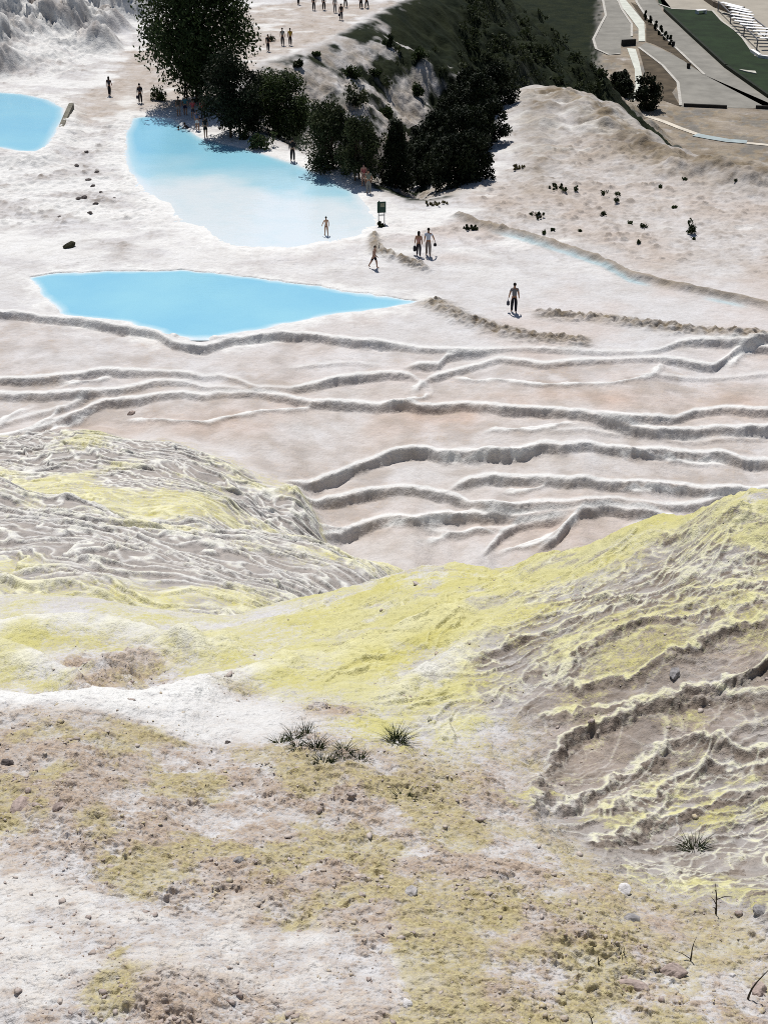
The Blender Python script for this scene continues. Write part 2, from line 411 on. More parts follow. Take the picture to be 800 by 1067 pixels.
# soft folds of the left hand humps: crest polyline, height, length in front, length behind
FOLDS = [
 ([(-300,660),(0,664),(49,658),(94,657),(150,665),(190,677),(225,690)],0.16,0.9,0.22),
 ([(-300,672),(0,683),(45,694),(80,709),(100,722)],0.13,0.8,0.2),
 ([(75,704),(105,700),(131,695),(180,683),(225,675),(270,676)],0.15,0.7,0.2),
 ([(-300,735),(0,738),(75,738),(150,733),(190,726),(235,714),(290,696),(340,680)],0.11,1.1,0.3),
 ([(330,690),(400,668),(470,640),(520,615)],0.10,0.7,0.2),
 ([(380,735),(450,700),(520,660)],0.08,0.6,0.25),
]
FOLDS = [(np.array([hit(*q)[:2] for q in p]), h, lf, lb) for p, h, lf, lb in FOLDS]
def folds(x, Y):
    z = np.zeros(x.shape); cr = np.zeros(x.shape); tr = np.zeros(x.shape)
    a = x / Y; w = 0.12 * fbm(x / 0.9, Y / 0.9, 3, 341)
    for P, h, lf, lb in FOLDS:
        pa = P[:, 0] / P[:, 1]; o = np.argsort(pa)
        d = Y - np.interp(a, pa[o], P[o, 1]) + w
        end = sstep(0, 0.05, a - pa.min() + 0.01) * sstep(0, 0.05, pa.max() - a + 0.01)
        z += 1.45 * h * end * np.where(d < 0, np.exp(-(d / (0.6 * lf)) ** 2), np.exp(-(d / lb) ** 2))
        cr = np.maximum(cr, end * np.exp(-((d + 0.12) / 0.30) ** 2)); tr = np.maximum(tr, end * np.exp(-((d + 0.75) / 0.35) ** 2))  # crest lightens and trough darkens the colour: painted shading of the folds
    return z, cr, tr

GULLY = [hit(q[0], q[1])[:2] for q in ((100, 714), (128, 706), (150, 698), (86, 690), (170, 722), (345, 742))]
ATTR = ['yellow', 'grey', 'rim', 'peach', 'dirt', 'olive', 'veg', 'tan', 'dry', 'road', 'blue']
def surface(x, Y):
    """height, deposit amounts and painted shade at ground points (1D arrays)"""
    n = len(x)
    zn = z_near(x, Y); zl = z_level(x, Y)
    z = smax(zn, zl, blend_k(Y))
    w_near = sstep(-0.3, 0.5, zn - zl) * (Y < 74)
    M = {k: np.zeros(n) for k in ATTR}

    # ---- near hill
    i = np.where(Y < 23.5)[0]
    if len(i):
        X, y = x[i], Y[i]
        f1 = fbm(X / 0.9, y / 0.9, 4, 101); f2 = fbm(X / 0.33, y / 0.33, 4, 102); f3 = fbm(X / 2.4, y / 2.4, 3, 103)
        fine = fbm(X / 0.075, y / 0.075, 3, 104)
        wn = 0.35 * f1 + 0.18 * f2
        g = zone('gour', X, y, 0.35, wn); dirt = np.maximum(zone('dirt', X, y, 0.45, wn * 1.2) * (1 - 0.6 * g), np.clip(1 - g - zone('yellow', X, y, 0.4, wn), 0, 1) * 0.8)
        yel = zone('yellow', X, y, 0.35, wn); sy = zone('strong_yellow', X, y, 0.9, wn)
        ry = zone('rim_yellow', X, y, 0.6, wn)
        wc = zone('white_crest', X, y, 0.18, wn * 0.7); wl = zone('white_low', X, y, 0.5, wn * 1.6)
        bp = zone('brown_pink', X, y, 0.5, wn)
        fz, fc, ft = folds(X, y)
        zz = z[i] + 0.06 * f3 + 0.05 * f1 + fz
        # clods and crusts of the dirt
        a1, b1, id1 = worley(X / 0.12 + 0.9 * f2, y / 0.09 + 0.8 * fine, 201); a2, b2, id2 = worley(X / 0.27 + 0.5 * f2, y / 0.2 + .5 * f2, 202)
        patch = sstep(-0.05, 0.35, fbm(X / 0.8, y / 1.0, 3, 203) + 0.10)
        clod = np.where(id1 > 0.45, sstep(0.55, 0.28, a1) * (0.4 + id1), 0)
        crust = sstep(0.0, 0.28, b2 - a2) * (id2 > 0.35) * sstep(0.7, 0.3, a2)
        rough = np.clip(dirt * (1 - 0.75 * wl) * (1 - 0.8 * wc), 0, 1)
        a4, b4, id4 = worley(X / 0.055 + 0.6 * f2, y / 0.04 + .5 * fine, 204)
        clod4 = np.where(id4 > 0.5, sstep(0.6, 0.2, a4) * (0.3 + id4), 0)
        base_dirt = np.clip(1 - 0.8 * yel - 0.7 * g, 0.12, 1)
        rough = np.maximum(rough, 0.45 * base_dirt)
        rr = rough * (0.45 + 0.55 * patch)
        zz += rr * (0.015 * clod + 0.018 * crust + 0.014 * clod4 + 0.035 * f2)
        zz += (0.4 + 0.6 * rough) * (0.022 * f2 + 0.015 * fine + 0.0055 * noise(X / 0.026, y / 0.026, 105))
        # rimstone on the right hand hill
        h1, r1, fa1, am1 = gour(X, y, 0.62, -0.5, 0.7, 301, 0.2, rw=0.022)
        h2, r2, fa2, am2 = gour(X, y, 0.24, -0.42, 0.8, 305, 0.3, rw=0.016)
        bz, bl, bf = big_rims(X, y)
        _, r5, _, _ = gour(X, y, 0.15, -0.6, 1.0, 371, 0.3, rw=0.013)
        _, r6, _, _ = gour(X, y, 0.21, -0.2, 1.1, 375, 0.3, rw=0.013)
        vein = np.clip(r5 + r6, 0, 1) * sstep(-0.35, 0.25, fbm(X / 0.9, y / 0.7, 3, 379))
        k2 = sstep(-0.25, 0.3, fbm(X / 1.3, y / 1.3, 2, 307))
        gy = np.clip(g + 0.5 * sy * yel, 0, 1); fl = 1 - 0.75 * bp
        zz += g * (0.72 * bz + fl * (0.042 * h1 + (0.012 + 0.02 * k2) * h2))
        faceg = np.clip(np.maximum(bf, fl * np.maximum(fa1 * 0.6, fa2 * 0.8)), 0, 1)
        zz += g * (0.25 + faceg) * 0.018 * billow(X / 0.07, y / 0.07, 2, 309) + g * 0.02 * f2
        # wrinkled yellow crust
        h3, r3, fa3, am3 = gour(X, y, 0.24, -0.75, 0.8, 331, 0.3, rw=0.02)
        h7, r7, _, _ = gour(X, y, 0.13, -0.8, 0.95, 335, 0.32, rw=0.012)
        wr = yel * (1 - g) * sstep(-0.35, 0.3, fbm(X / 1.1, y / 1.1, 3, 333) + 0.35 * sy)
        left = sstep(0.0, -0.12, X / y)
        zz += wr * (1 - 0.75 * left) * (0.048 * h3 + 0.017 * h7) + yel * (0.010 * f2 + 0.003 * fine)
        nr = np.clip(g * np.maximum(bl, fl * np.maximum(np.maximum(r1 * 0.8, r2 * (0.55 + 0.45 * k2)), 1.0 * vein)), 0, 1)
        nw = w_near[i]
        z[i] = z[i] * (1 - nw) + zz * nw
        brk = sstep(-0.15, 0.25, f1 + 0.4 * f3)
        patch_y = sstep(0.05, 0.45, fbm(X / 0.8, y / 0.55, 3, 361))
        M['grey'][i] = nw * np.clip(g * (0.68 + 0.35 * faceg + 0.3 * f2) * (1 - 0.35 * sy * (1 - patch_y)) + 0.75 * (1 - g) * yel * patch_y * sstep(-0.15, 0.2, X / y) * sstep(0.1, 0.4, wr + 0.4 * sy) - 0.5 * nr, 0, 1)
        M['rim'][i] = nw * np.clip(nr + wr * (r3 * 0.5 + 0.35 * r7 + 0.6 * vein * (1 - left)) + 0.55 * wc + 0.95 * fc * (0.7 + f2) + wl * 0.55 * sstep(-0.15, 0.3, f2 + .5 * f1), 0, 1)
        M['yellow'][i] = nw * np.clip(yel * (0.62 - 0.30 * left + 0.5 * f1 + 0.4 * sy) * (1 - 0.75 * g) * (1 - 0.6 * patch_y * (1 - left)) + 0.5 * g * sstep(0.1, 0.6, f3 + f1 * .6 + 0.75 * sy) * (1 - 0.8 * faceg) + 0.35 * ft * yel + 0.5 * ry * sstep(0.0, 0.5, f1 + f2) * (1 - faceg) + 0.55 * g * nr - 0.55 * wc, 0, 1)
        M['dirt'][i] = nw * np.clip(0.55 * yel * (1 - left) * sstep(0.1, 0.5, fbm(X / 0.5, y / 0.35, 4, 363)) * (1 - 0.6 * r3) + dirt * (0.55 + 0.35 * brk + 0.55 * f2 + 0.35 * (clod > 0.25)) * (1 - 0.75 * wc) * (1 - 0.5 * wl) + bp * 0.45 * g, 0, 1)
        M['olive'][i] = nw * np.clip(1.1 * ft * yel * (0.8 + f2) + 1.05 * dirt * sstep(-0.05, 0.45, fbm(X / 0.6, y / 0.75, 4, 351) + 0.12 - 0.7 * wl - 0.8 * wc + 0.25 * sstep(-1.2, 0.6, X)), 0, 1)
        gully = sum(np.exp(-((X - q[0]) / 0.32) ** 2 - ((y - q[1]) / 0.3) ** 2) for q in GULLY)
        M['dirt'][i] = np.maximum(M['dirt'][i], nw * np.clip(gully * (1 + f2) * 1.2, 0, 1)); M['yellow'][i] *= 1 - np.clip(gully, 0, 1); M['rim'][i] *= 1 - 0.8 * np.clip(gully, 0, 1)
        zz_g = nw * np.clip(gully, 0, 1) * (0.03 * clod + 0.03 * crust); z[i] += zz_g
        M['peach'][i] = nw * np.clip(bp * (0.55 + 0.5 * f1) * g, 0, 1)

    # ---- flowstone mounds
    i = np.where((Y > 20) & (Y < 74) & (zn > zl - 2))[0]
    if len(i):
        X, y = x[i], Y[i]
        nw = w_near[i] * sstep(21, 24, y)
        f1 = fbm(X / 4, y / 5, 3, 401); f2 = fbm(X / 1.0, y / 1.0, 3, 402)
        h1, r1, fa1, am1 = gour(X, y, 1.35, 0.38, 0.9, 411, 0.25, rw=0.10)
        h2, r2, fa2, am2 = gour(X, y, 0.75, 0.30, 0.95, 415, 0.3, rw=0.075)
        yel = sstep(-0.15, 0.55, f1 + 0.75 * np.exp(-((y - 48) / 4.0) ** 2) + 0.35 * sstep(29, 24, y) - 0.15)
        soft = 1 - 0.6 * np.exp(-((y - 49) / 3.5) ** 2)
        z[i] += nw * soft * (0.22 * h1 + 0.17 * h2) + nw * (0.05 * f2 + 0.03 * np.maximum(fa1, fa2) * billow(X / .12, y / .12, 2, 417))
        rr = np.clip(np.maximum(r1, r2 * 0.9) + 0.25 * sstep(0.2, 0.7, f2 + f1), 0, 1)
        M['rim'][i] = np.maximum(M['rim'][i], nw * rr)
        M['grey'][i] = np.maximum(M['grey'][i], nw * np.clip(0.66 - 0.9 * rr - 0.3 * yel, 0, 1))
        M['yellow'][i] = np.maximum(M['yellow'][i], nw * np.clip(0.55 * yel + 0.22 * rr, 0, 1))

    # ---- thin closing rims
    i = np.where((Y > 34) & (Y < 95))[0]
    if len(i):
        r, l = closing(x[i], Y[i]); z[i] += 0.15 * r; CL = np.zeros(n); CL[i] = l
    # ---- rimstone basins
    i = np.where((Y > 38) & (Y < 95) & (zl > zn - 1))[0]
    if len(i):
        X, y = x[i], Y[i]
        nl = 1 - w_near[i]
        dz, lip, face = terr_drop(X, y)
        f1 = fbm(X / 6, y / 6, 3, 501); f2 = fbm(X / 1.6, y / 1.6, 3, 502); f4 = fbm(X / 0.4, y / 0.4, 3, 504)
        basin = sstep(-0.05, -0.3, dz)
        bot = billow(X / 0.22 + y * 0.3, z[i] / 0.16, 2, 505)
        z[i] += nl * (face * 0.03 * (bot - .4) + 0.025 * f2 * basin + 0.012 * f4)
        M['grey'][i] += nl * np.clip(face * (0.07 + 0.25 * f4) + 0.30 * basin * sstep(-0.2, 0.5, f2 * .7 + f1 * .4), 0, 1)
        M['rim'][i] = np.maximum(M['rim'][i], nl * np.clip(lip, 0, 1)); M['rim'][i] = np.maximum(M['rim'][i], CL[i])
        band = np.exp(-((y - 66.5 - 0.08 * X) / 2.2) ** 2) * sstep(-22, -8, X) + 0.8 * np.exp(-((y - 79) / 1.6) ** 2) * np.exp(-((X + 3) / 14) ** 2) + 0.7 * np.exp(-((y - 57.5) / 2.0) ** 2) * sstep(-4, 3, X)
        M['peach'][i] += nl * np.clip((0.28 + 0.85 * band) * (0.5 + 0.6 * f1) * basin, 0, 1)
        M['tan'][i] = np.maximum(M['tan'][i], nl * np.clip(0.30 * basin * (1 - lip) * (0.9 + 0.5 * f2), 0, 1))
        M['dirt'][i] = np.maximum(M['dirt'][i], nl * np.clip(0.12 * basin * (0.6 + f1), 0, 1))
        gn = np.exp(-np.maximum(zl[i] - zn[i], 0) / 0.5)
        M['yellow'][i] = np.maximum(M['yellow'][i], nl * 0.5 * gn * (y < 64))

    # ---- plateau, ravine, valley
    i = np.where(Y > 70)[0]
    if len(i):
        X, y = x[i], Y[i]
        f1 = fbm(X / 9, y / 9, 4, 601); f2 = fbm(X / 1.8, y / 1.8, 4, 602); f3 = fbm(X / 0.5, y / 0.5, 3, 603)
        sd = poly_dist(X, y, PLATEAU); sd_w = sd + 0.8 * f2
        sh = poly_dist(X, y, HILL_LEFT)
        out = sstep(0.3, -1.2, sd_w)
        tan = sstep(-1.5, 1.5, poly_dist(X, y, TAN_PATH) + 1.8 * f1 + .8 * f2) * (1 - out)
        tanr = sstep(-2.5, 2.5, poly_dist(X, y, TAN_RIGHT) + 4 * f1) * (1 - out)
        pool = np.maximum(poly_dist(X, y, POOL_LOW), np.maximum(poly_dist(X, y, POOL_UP), poly_dist(X, y, POOL_LEFT)))
        dry = sstep(-1.0, 0.2, -pool) * (1 - out)
        on = sstep(80, 93, y)
        # lumps of the left hand hill
        hl = sstep(0.5, 4.0, sh + 1.5 * f1) * (y < 700)
        c, s = math.cos(0.75), math.sin(0.75)
        U, V = X * c + y * s, -X * s + y * c
        wa, wb, wi = worley(U / 2.3 + .6 * f2, V / 1.5 + .6 * f2, 611)
        wa2, wb2, wi2 = worley(X / 0.8, y / 1.2, 612)
        big = sstep(-0.45, 0.35, noise(V / 5.5, U / 22, 613) + 0.3 * f1)
        lump = hl * big * (np.sqrt(np.clip(1 - wa * wa * 1.3, 0, 1)) * (0.6 + 1.1 * wi) + 0.5 * np.sqrt(np.clip(1 - wa2 ** 2, 0, 1)))
        z[i] += lump * 1.5 + hl * 1.2 * big + hl * 0.25 * f3
        M['grey'][i] += np.clip(hl * (0.12 + big * (0.35 + 0.3 * f2 + 0.5 * sstep(0.5, 0.75, wa))), 0, 1)  # grey deepens between lumps: crevice shade painted into the colour
        # pocked ground between the pools, left
        pock = sstep(4, -4, X + 15) * sstep(92, 97, y) * sstep(128, 120, y) * (1 - tan)
        pk = dry * (1 - hl) * (pock * 0.9 + 0.25)
        gh, gr, gf, ga = gour(X, y, 1.5, 0.25, 0.9, 691, 0.3, rw=0.12)
        gh2, gr2, gf2, ga2 = gour(X, y, 0.75, -0.35, 0.9, 695, 0.3, rw=0.1)
        wc1, wc2, wci = worley(X / 0.55 + .4 * f3, y / 0.6, 697)
        crumb = np.where(wci > 0.72, sstep(0.5, 0.3, wc1) * wci, 0)
        gp = sstep(-0.2, 0.4, f1 + 0.5 * f2)
        z[i] += on * (1 - out) * dry * ((pk * 0.11 + 0.015) * gp * gh + (pk * 0.08 + 0.012) * gh2 + (0.04 + 0.10 * tanr + 0.10 * pk) * crumb * gp)
        M['grey'][i] += on * (1 - out) * dry * np.clip((0.18 * pk + 0.03) * gp * np.maximum(gf, gf2) + 0.22 * crumb * (0.3 + pk + tanr), 0, 0.5)  # step faces greyed as painted shade; crumbs are grey stones
        z[i] += on * pk * (0.08 * f2 + 0.06 * f3)
        z[i] += on * dry * tanr * (0.10 * f2 + 0.05 * f3)
        z[i] += on * (1 - out) * 0.02 * f3 * dry
        M['grey'][i] += on * np.clip(pk * sstep(0.0, 0.7, f3 + f2) * 0.16, 0, 1)
        M['tan'][i] = np.clip(tan * (0.75 + 0.3 * f2) * (1 - 0.9 * hl) * dry + tanr * (0.50 + 0.35 * f1 + 0.25 * f2), 0, 1)
        st = fbm(X / 0.7 + 0.5 * f1, y / 4.0, 5, 681, 0.65)
        M['grey'][i] += on * (1 - out) * dry * np.clip(0.22 * sstep(0.15, 0.45, st) + 0.25 * sstep(0.35, 0.6, f2 + 0.4 * f3), 0, 0.5)
        M['rim'][i] = np.maximum(M['rim'][i], on * (1 - out) * dry * 0.8 * sstep(0.0, 0.5, fbm(X / 5, y / 3, 4, 683) + 0.12 + 0.2 * sstep(2, -6, X) - 0.5 * (tan + tanr)))
        M['peach'][i] += np.clip(0.30 * sstep(-0.1, 0.5, f1 + 0.15) * dry * (1 - out) * sstep(-12, 4, X) * sstep(112, 96, y), 0, 1)
        for P, wd, hh in RUBBLE:
            dd = poly_dist(X, y, P, False) + 0.3 * f2
            M['dry'][i] = np.maximum(M['dry'][i], np.exp(-(dd / wd) ** 2) * (0.75 + 0.5 * f3))
        dd = poly_dist(X, y, CHANNEL, False) + 0.2 * f2
        M['dry'][i] = np.maximum(M['dry'][i], 0.75 * np.exp(-(dd / 0.45) ** 2))
        ca = np.interp(X / y, CHANNEL[:, 0] / CHANNEL[:, 1], CHANNEL[:, 1])
        M['blue'][i] = 0.8 * np.exp(-((y - ca + 0.75) / 0.25) ** 2) * sstep(0.07, 0.10, X / y) * sstep(0.29, 0.25, X / y) * sstep(-0.1, 0.3, noise(X / 4, y / 6, 661) + .1)
        M['rim'][i] = np.maximum(M['rim'][i], np.clip(sstep(-2.2, 0.8, pool + 1.6 * f2 + 0.8 * f3), 0, 1)); M['grey'][i] *= 1 - sstep(-0.5, 0.5, pool)
        rimd = np.exp(-((poly_dist(X, y, POOL_LEFT) + 0.25) / 0.25) ** 2)
        M['tan'][i] = np.maximum(M['tan'][i], 0.3 * rimd)
        # crest of dry soil on the plateau edge, scrubby slopes, green bank
        crest = np.exp(-((sd - 2.0) / 3.2) ** 2) * sstep(8, 15, X)
        M['dry'][i] = np.maximum(M['dry'][i], crest * (0.85 + 0.5 * f2))
        dist = np.maximum(-sd, 0)
        gs = fbm(X / 5 + y / 9, y / 4 - X / 7, 4, 671)
        bank = sstep(150, 185, y + 0.5 * X)
        vg = out * sstep(-0.18 - 0.6 * bank, 0.22 - 0.5 * bank, gs + 0.3 * f2 + 0.006 * dist - 0.16 + 0.6 * bank)
        vg *= 1 - 0.75 * sstep(14, 22, X) * sstep(190, 150, y)
        M['veg'][i] = np.clip(vg, 0, 1)
        M['dry'][i] = np.maximum(M['dry'][i], out * (0.42 + 0.5 * f2) * (1 - vg))
        M['grey'][i] += np.clip(out * (1 - vg) * (0.25 + 0.3 * f2), 0, 1)
        z[i] += out * sstep(0, 6, dist) * (vg * 0.35 * f2 + 0.30 * f3 * (1 - bank)) * sstep(-49, -44, z[i])
        far = sstep(-41, -46, z[i]) * out
        vv = np.clip(sstep(0.152, 0.138, X / y + 0.004 * f1) + 0.5 * sstep(0.1, 0.5, f1 + 0.6 * f2), 0, 1) * sstep(900, 600, y)
        M['veg'][i] = M['veg'][i] * (1 - far) + far * vv; M['dry'][i] = M['dry'][i] * (1 - far) + far * np.clip(0.9 + 0.3 * f1, 0, 1) * (1 - vv); M['tan'][i] = np.maximum(M['tan'][i], far * 0.3)
        M['grey'][i] *= (1 - far)
    return z, M

# ------------------------------------------------------------------ ground sheets (one fan-shaped grid, cut into sheets along shared rows)
def build_ground(mats, q=1.0):
    nf = int(860 * q)
    a = np.concatenate([np.linspace(-1.3, -0.40, 150)[:-1], np.linspace(-0.40, 0.40, nf), np.linspace(0.40, 1.3, 150)[1:]])
    def rows(y0, y1, n): return np.linspace(y0, y1, max(int(n * q), 4))
    r1 = [2.2]
    while r1[-1] < 22:
        y = r1[-1]
        r1.append(y + (0.020 if y < 4.6 else max(0.0052, min(y * y / 6300.0, 0.035))) / q)
    sheets = [('hillside_ground', np.array(r1)),
              ('travertine_mounds', rows(r1[-1], 50, 500)),
              ('travertine_terraces', rows(50, 88, 860)),
              ('plateau_ground', np.concatenate([rows(88, 130, 300), rows(130, 200, 300)[1:]])),
              ('valley_ground', np.concatenate([rows(200, 330, 120), rows(330, 620, 110)[1:], np.geomspace(620, 6000, 24)[1:]]))]
    cnt = 0
    for name, yr in sheets:
        Yg, Ag = np.meshgrid(yr, a, indexing='ij')
        x = (Ag * Yg).ravel(); Y = Yg.ravel()
        z, M = surface(x, Y)
        nr, nc = len(yr), len(a)
        co = np.stack([x, Y, z], 1).astype(np.float32)
        k = np.arange(nr * nc).reshape(nr, nc)
        quads = np.stack([k[:-1, :-1], k[:-1, 1:], k[1:, 1:], k[1:, :-1]], -1).reshape(-1, 4).astype(np.int32)
        me = bpy.data.meshes.new(name)
        me.vertices.add(len(co)); me.vertices.foreach_set('co', co.ravel())
        me.loops.add(quads.size); me.loops.foreach_set('vertex_index', quads.ravel())
        me.polygons.add(len(quads)); me.polygons.foreach_set('loop_start', np.arange(0, quads.size, 4, dtype=np.int32))
        me.polygons.foreach_set('use_smooth', np.ones(len(quads), bool))
        me.update()
        for key in ATTR:
            at = me.attributes.new(key, 'FLOAT', 'POINT')
            at.data.foreach_set('value', np.clip(M[key], 0, 1).astype(np.float32))
        me.materials.append(mats[name])
        o = bpy.data.objects.new(name, me); COL.objects.link(o); o['kind'] = 'structure'
        cnt += len(co)
    print('ground verts', cnt)

def top(x, Y):
    """finished ground height at a few points"""
    z, _ = surface(np.atleast_1d(np.asarray(x, float)), np.atleast_1d(np.asarray(Y, float)))
    return z
# ------------------------------------------------------------------ materials
def srgb(r, g, b):
    f = lambda c: (c / 255 / 12.92) if c <= 10 else ((c / 255 + 0.055) / 1.055) ** 2.4
    return (f(r), f(g), f(b), 1)

class NT:
    def __init__(s, name):
        s.m = bpy.data.materials.new(name); s.m.use_nodes = True
        s.t = s.m.node_tree; s.n = s.t.nodes; s.l = s.t.links
        s.b = s.n['Principled BSDF']
    def link(s, a, b): s.l.new(a, b)
    def coord(s):
        g = s.n.new('ShaderNodeNewGeometry'); return g.outputs['Position']
    def attr(s, name):
        a = s.n.new('ShaderNodeAttribute'); a.attribute_name = name; return a.outputs['Fac']
    def noise(s, vec, scale, detail=4, rough=0.55, dist=0.0):
        t = s.n.new('ShaderNodeTexNoise'); t.inputs['Scale'].default_value = scale; t.inputs['Detail'].default_value = detail
        t.inputs['Roughness'].default_value = rough; t.inputs['Distortion'].default_value = dist
        s.link(vec, t.inputs['Vector']); return t.outputs['Fac']
    def ramp(s, f, lo, hi):
        r = s.n.new('ShaderNodeMapRange'); r.inputs[1].default_value = lo; r.inputs[2].default_value = hi
        s.link(f, r.inputs[0]); return r.outputs[0]
    def math(s, op, a, b):
        n = s.n.new('ShaderNodeMath'); n.operation = op
        for k, v in ((0, a), (1, b)):
            if isinstance(v, (int, float)): n.inputs[k].default_value = v
            else: s.link(v, n.inputs[k])
        return n.outputs[0]
    def mix(s, f, a, b, blend='MIX'):
        n = s.n.new('ShaderNodeMix'); n.data_type = 'RGBA'; n.blend_type = blend; n.clamp_factor = True
        for k, v in ((0, f), (6, a), (7, b)):
            if isinstance(v, (int, float, tuple)): n.inputs[k].default_value = v
            else: s.link(v, n.inputs[k])
        return n.outputs[2]
    def bump(s, h, strength, dist):
        b = s.n.new('ShaderNodeBump'); b.inputs['Strength'].default_value = strength; b.inputs['Distance'].default_value = dist
        s.link(h, b.inputs['Height']); s.link(b.outputs[0], s.b.inputs['Normal'])
    def done(s, col, rough=0.9, spec=0.2):
        if isinstance(col, tuple): s.b.inputs['Base Color'].default_value = col
        else: s.link(col, s.b.inputs['Base Color'])
        s.b.inputs['Roughness'].default_value = rough; s.b.inputs['Specular IOR Level'].default_value = spec
        return s.m

def ground_material(name, k=1.0, bd=0.03, bs=0.6):
    """k scales the grain: 1 close to the viewer, smaller far away"""
    T = NT(name); P = T.coord()
    n_f = T.noise(P, 38 * k, 5, 0.65); n_m = T.noise(P, 7 * k, 5, 0.62); n_l = T.noise(P, 0.9 * max(k, 0.3), 5, 0.6); n_s = T.noise(P, 17 * k, 4, 0.6)
    def f(nm, no, lo, hi, g=1.0):     # mask amount broken up by grain
        return T.math('MULTIPLY', T.attr(nm), T.math('MULTIPLY', T.ramp(no, lo, hi), g))
    def p(nm, wm, wf, lo, hi, g=1.0):    # crusty patches with broken edges
        v = T.math('ADD', T.attr(nm), T.math('ADD', T.math('MULTIPLY', T.math('SUBTRACT', T.math('ADD', T.math('MULTIPLY', n_m, 0.5), T.math('MULTIPLY', n_s, 0.5)), 0.5), wm), T.math('MULTIPLY', T.math('SUBTRACT', n_f, 0.5), wf)))
        v = T.math('MULTIPLY', T.ramp(v, lo, hi), g)
        return T.math('MULTIPLY', v, T.ramp(T.attr(nm), 0.0, 0.12))
    c = T.mix(T.ramp(n_l, 0.35, 0.7), (0.62, 0.615, 0.62, 1), (0.53, 0.51, 0.495, 1))
    c = T.mix(T.math('MULTIPLY', T.ramp(n_m, 0.45, 0.70), 0.40), c, (0.42, 0.385, 0.36, 1))
    c = T.mix(f('peach', n_l, 0.1, 0.6, 0.8), c, (0.56, 0.41, 0.33, 1))
    c = T.mix(f('tan', n_m, 0.05, 0.5, 0.85), c, (0.41, 0.34, 0.275, 1))
    c = T.mix(p('dirt', 2.4, 2.0, 0.16, 1.1, 0.92), c, T.mix(T.ramp(n_f, 0.35, 0.65), (0.265, 0.188, 0.138, 1), (0.51, 0.412, 0.315, 1)))
    c = T.mix(p('olive', 2.4, 2.0, 0.20, 1.25, 0.85), c, T.mix(T.ramp(n_f, 0.35, 0.65), (0.33, 0.275, 0.11, 1), (0.51, 0.455, 0.25, 1)))
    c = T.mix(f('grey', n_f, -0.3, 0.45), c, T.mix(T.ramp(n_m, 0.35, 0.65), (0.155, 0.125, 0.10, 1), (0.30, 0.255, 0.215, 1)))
    c = T.mix(p('yellow', 1.8, 1.5, 0.15, 0.80, 0.92), c, T.mix(T.ramp(n_l, 0.3, 0.7), (0.53, 0.49, 0.15, 1), (0.57, 0.545, 0.29, 1)))
    c = T.mix(f('rim', n_f, -0.4, 0.35, 0.9), c, T.mix(T.attr('yellow'), (0.76, 0.76, 0.74, 1), (0.68, 0.65, 0.36, 1)))
    c = T.mix(f('dry', n_m, 0.05, 0.45), c, T.mix(T.ramp(n_l, 0.3, 0.7), (0.15, 0.115, 0.075, 1), (0.33, 0.275, 0.20, 1)))
    c = T.mix(T.attr('blue'), c, (0.42, 0.56, 0.60, 1))
    c = T.mix(T.attr('veg'), c, T.mix(T.ramp(n_l, 0.35, 0.65), (0.006, 0.011, 0.0045, 1), (0.018, 0.023, 0.009, 1)))
    c = T.mix(1.0, c, T.mix(T.ramp(n_f, 0.25, 0.75), (0.86, 0.85, 0.84, 1), (1, 1, 1, 1)), 'MULTIPLY')
    n_v = T.noise(P, 110 * k, 3, 0.7)
    hgt = T.math('ADD', T.math('ADD', T.math('MULTIPLY', n_f, 0.6), T.math('MULTIPLY', n_s, 0.8)), T.math('ADD', T.math('MULTIPLY', n_m, 1.6), T.math('MULTIPLY', n_v, 0.18)))
    T.bump(hgt, bs, bd)
    return T.done(c, 0.95, 0.1)
# ------------------------------------------------------------------ light and camera
def lights():
    w = bpy.data.worlds.new('World'); SC.world = w; w.use_nodes = True
    nt = w.node_tree; bg = nt.nodes['Background']
    sky = nt.nodes.new('ShaderNodeTexSky'); sky.sky_type = 'NISHITA'; sky.sun_disc = False
    el, az = math.radians(61), math.radians(-12)      # azimuth from straight ahead, negative = left
    sky.sun_elevation = el; sky.sun_rotation = az; sky.altitude = 300; sky.air_density = 1.0; sky.dust_density = 0.6
    nt.links.new(sky.outputs[0], bg.inputs[0]); bg.inputs[1].default_value = 0.062
    L = bpy.data.lights.new('sun', 'SUN'); L.energy = 4.7; L.angle = math.radians(0.5); L.color = (1.0, 0.965, 0.92)
    o = bpy.data.objects.new('sun', L); COL.objects.link(o)
    d = Vector((math.sin(az) * math.cos(el), math.cos(az) * math.cos(el), math.sin(el)))
    o.rotation_euler = d.to_track_quat('Z', 'Y').to_euler(); o.location = (0, 40, 80)
    cam = bpy.data.cameras.new('camera'); c = bpy.data.objects.new('camera', cam); COL.objects.link(c)
    cam.sensor_fit = 'HORIZONTAL'; cam.sensor_width = 36; cam.lens = 36 * FPX / 800
    cam.clip_start = 0.1; cam.clip_end = 20000
    c.location = (0, 0, CAMZ); c.rotation_euler = (math.pi / 2 - PITCH, 0, 0)
    SC.camera = c
    SC.view_settings.view_transform = 'Standard'; SC.view_settings.look = 'None'
    SC.view_settings.exposure = 0.03; SC.view_settings.gamma = 1; SC.view_settings.use_curve_mapping = False
    SC.cycles.max_bounces = 6; SC.cycles.diffuse_bounces = 3; SC.cycles.transparent_max_bounces = 8
    SC.cycles.use_denoising = False
    SC.cycles.filter_width = 0.95
# ------------------------------------------------------------------ object helpers
def tag(o, label=None, cat=None, group=None, kind=None):
    if label: o['label'] = label
    if cat: o['category'] = cat
    if group: o['group'] = group
    if kind: o['kind'] = kind
    return o

def empty(name, loc, rz=0.0):
    o = bpy.data.objects.new(name, None); COL.objects.link(o); o.location = loc; o.rotation_euler = (0, 0, rz)
    o.empty_display_size = 0.2
    return o

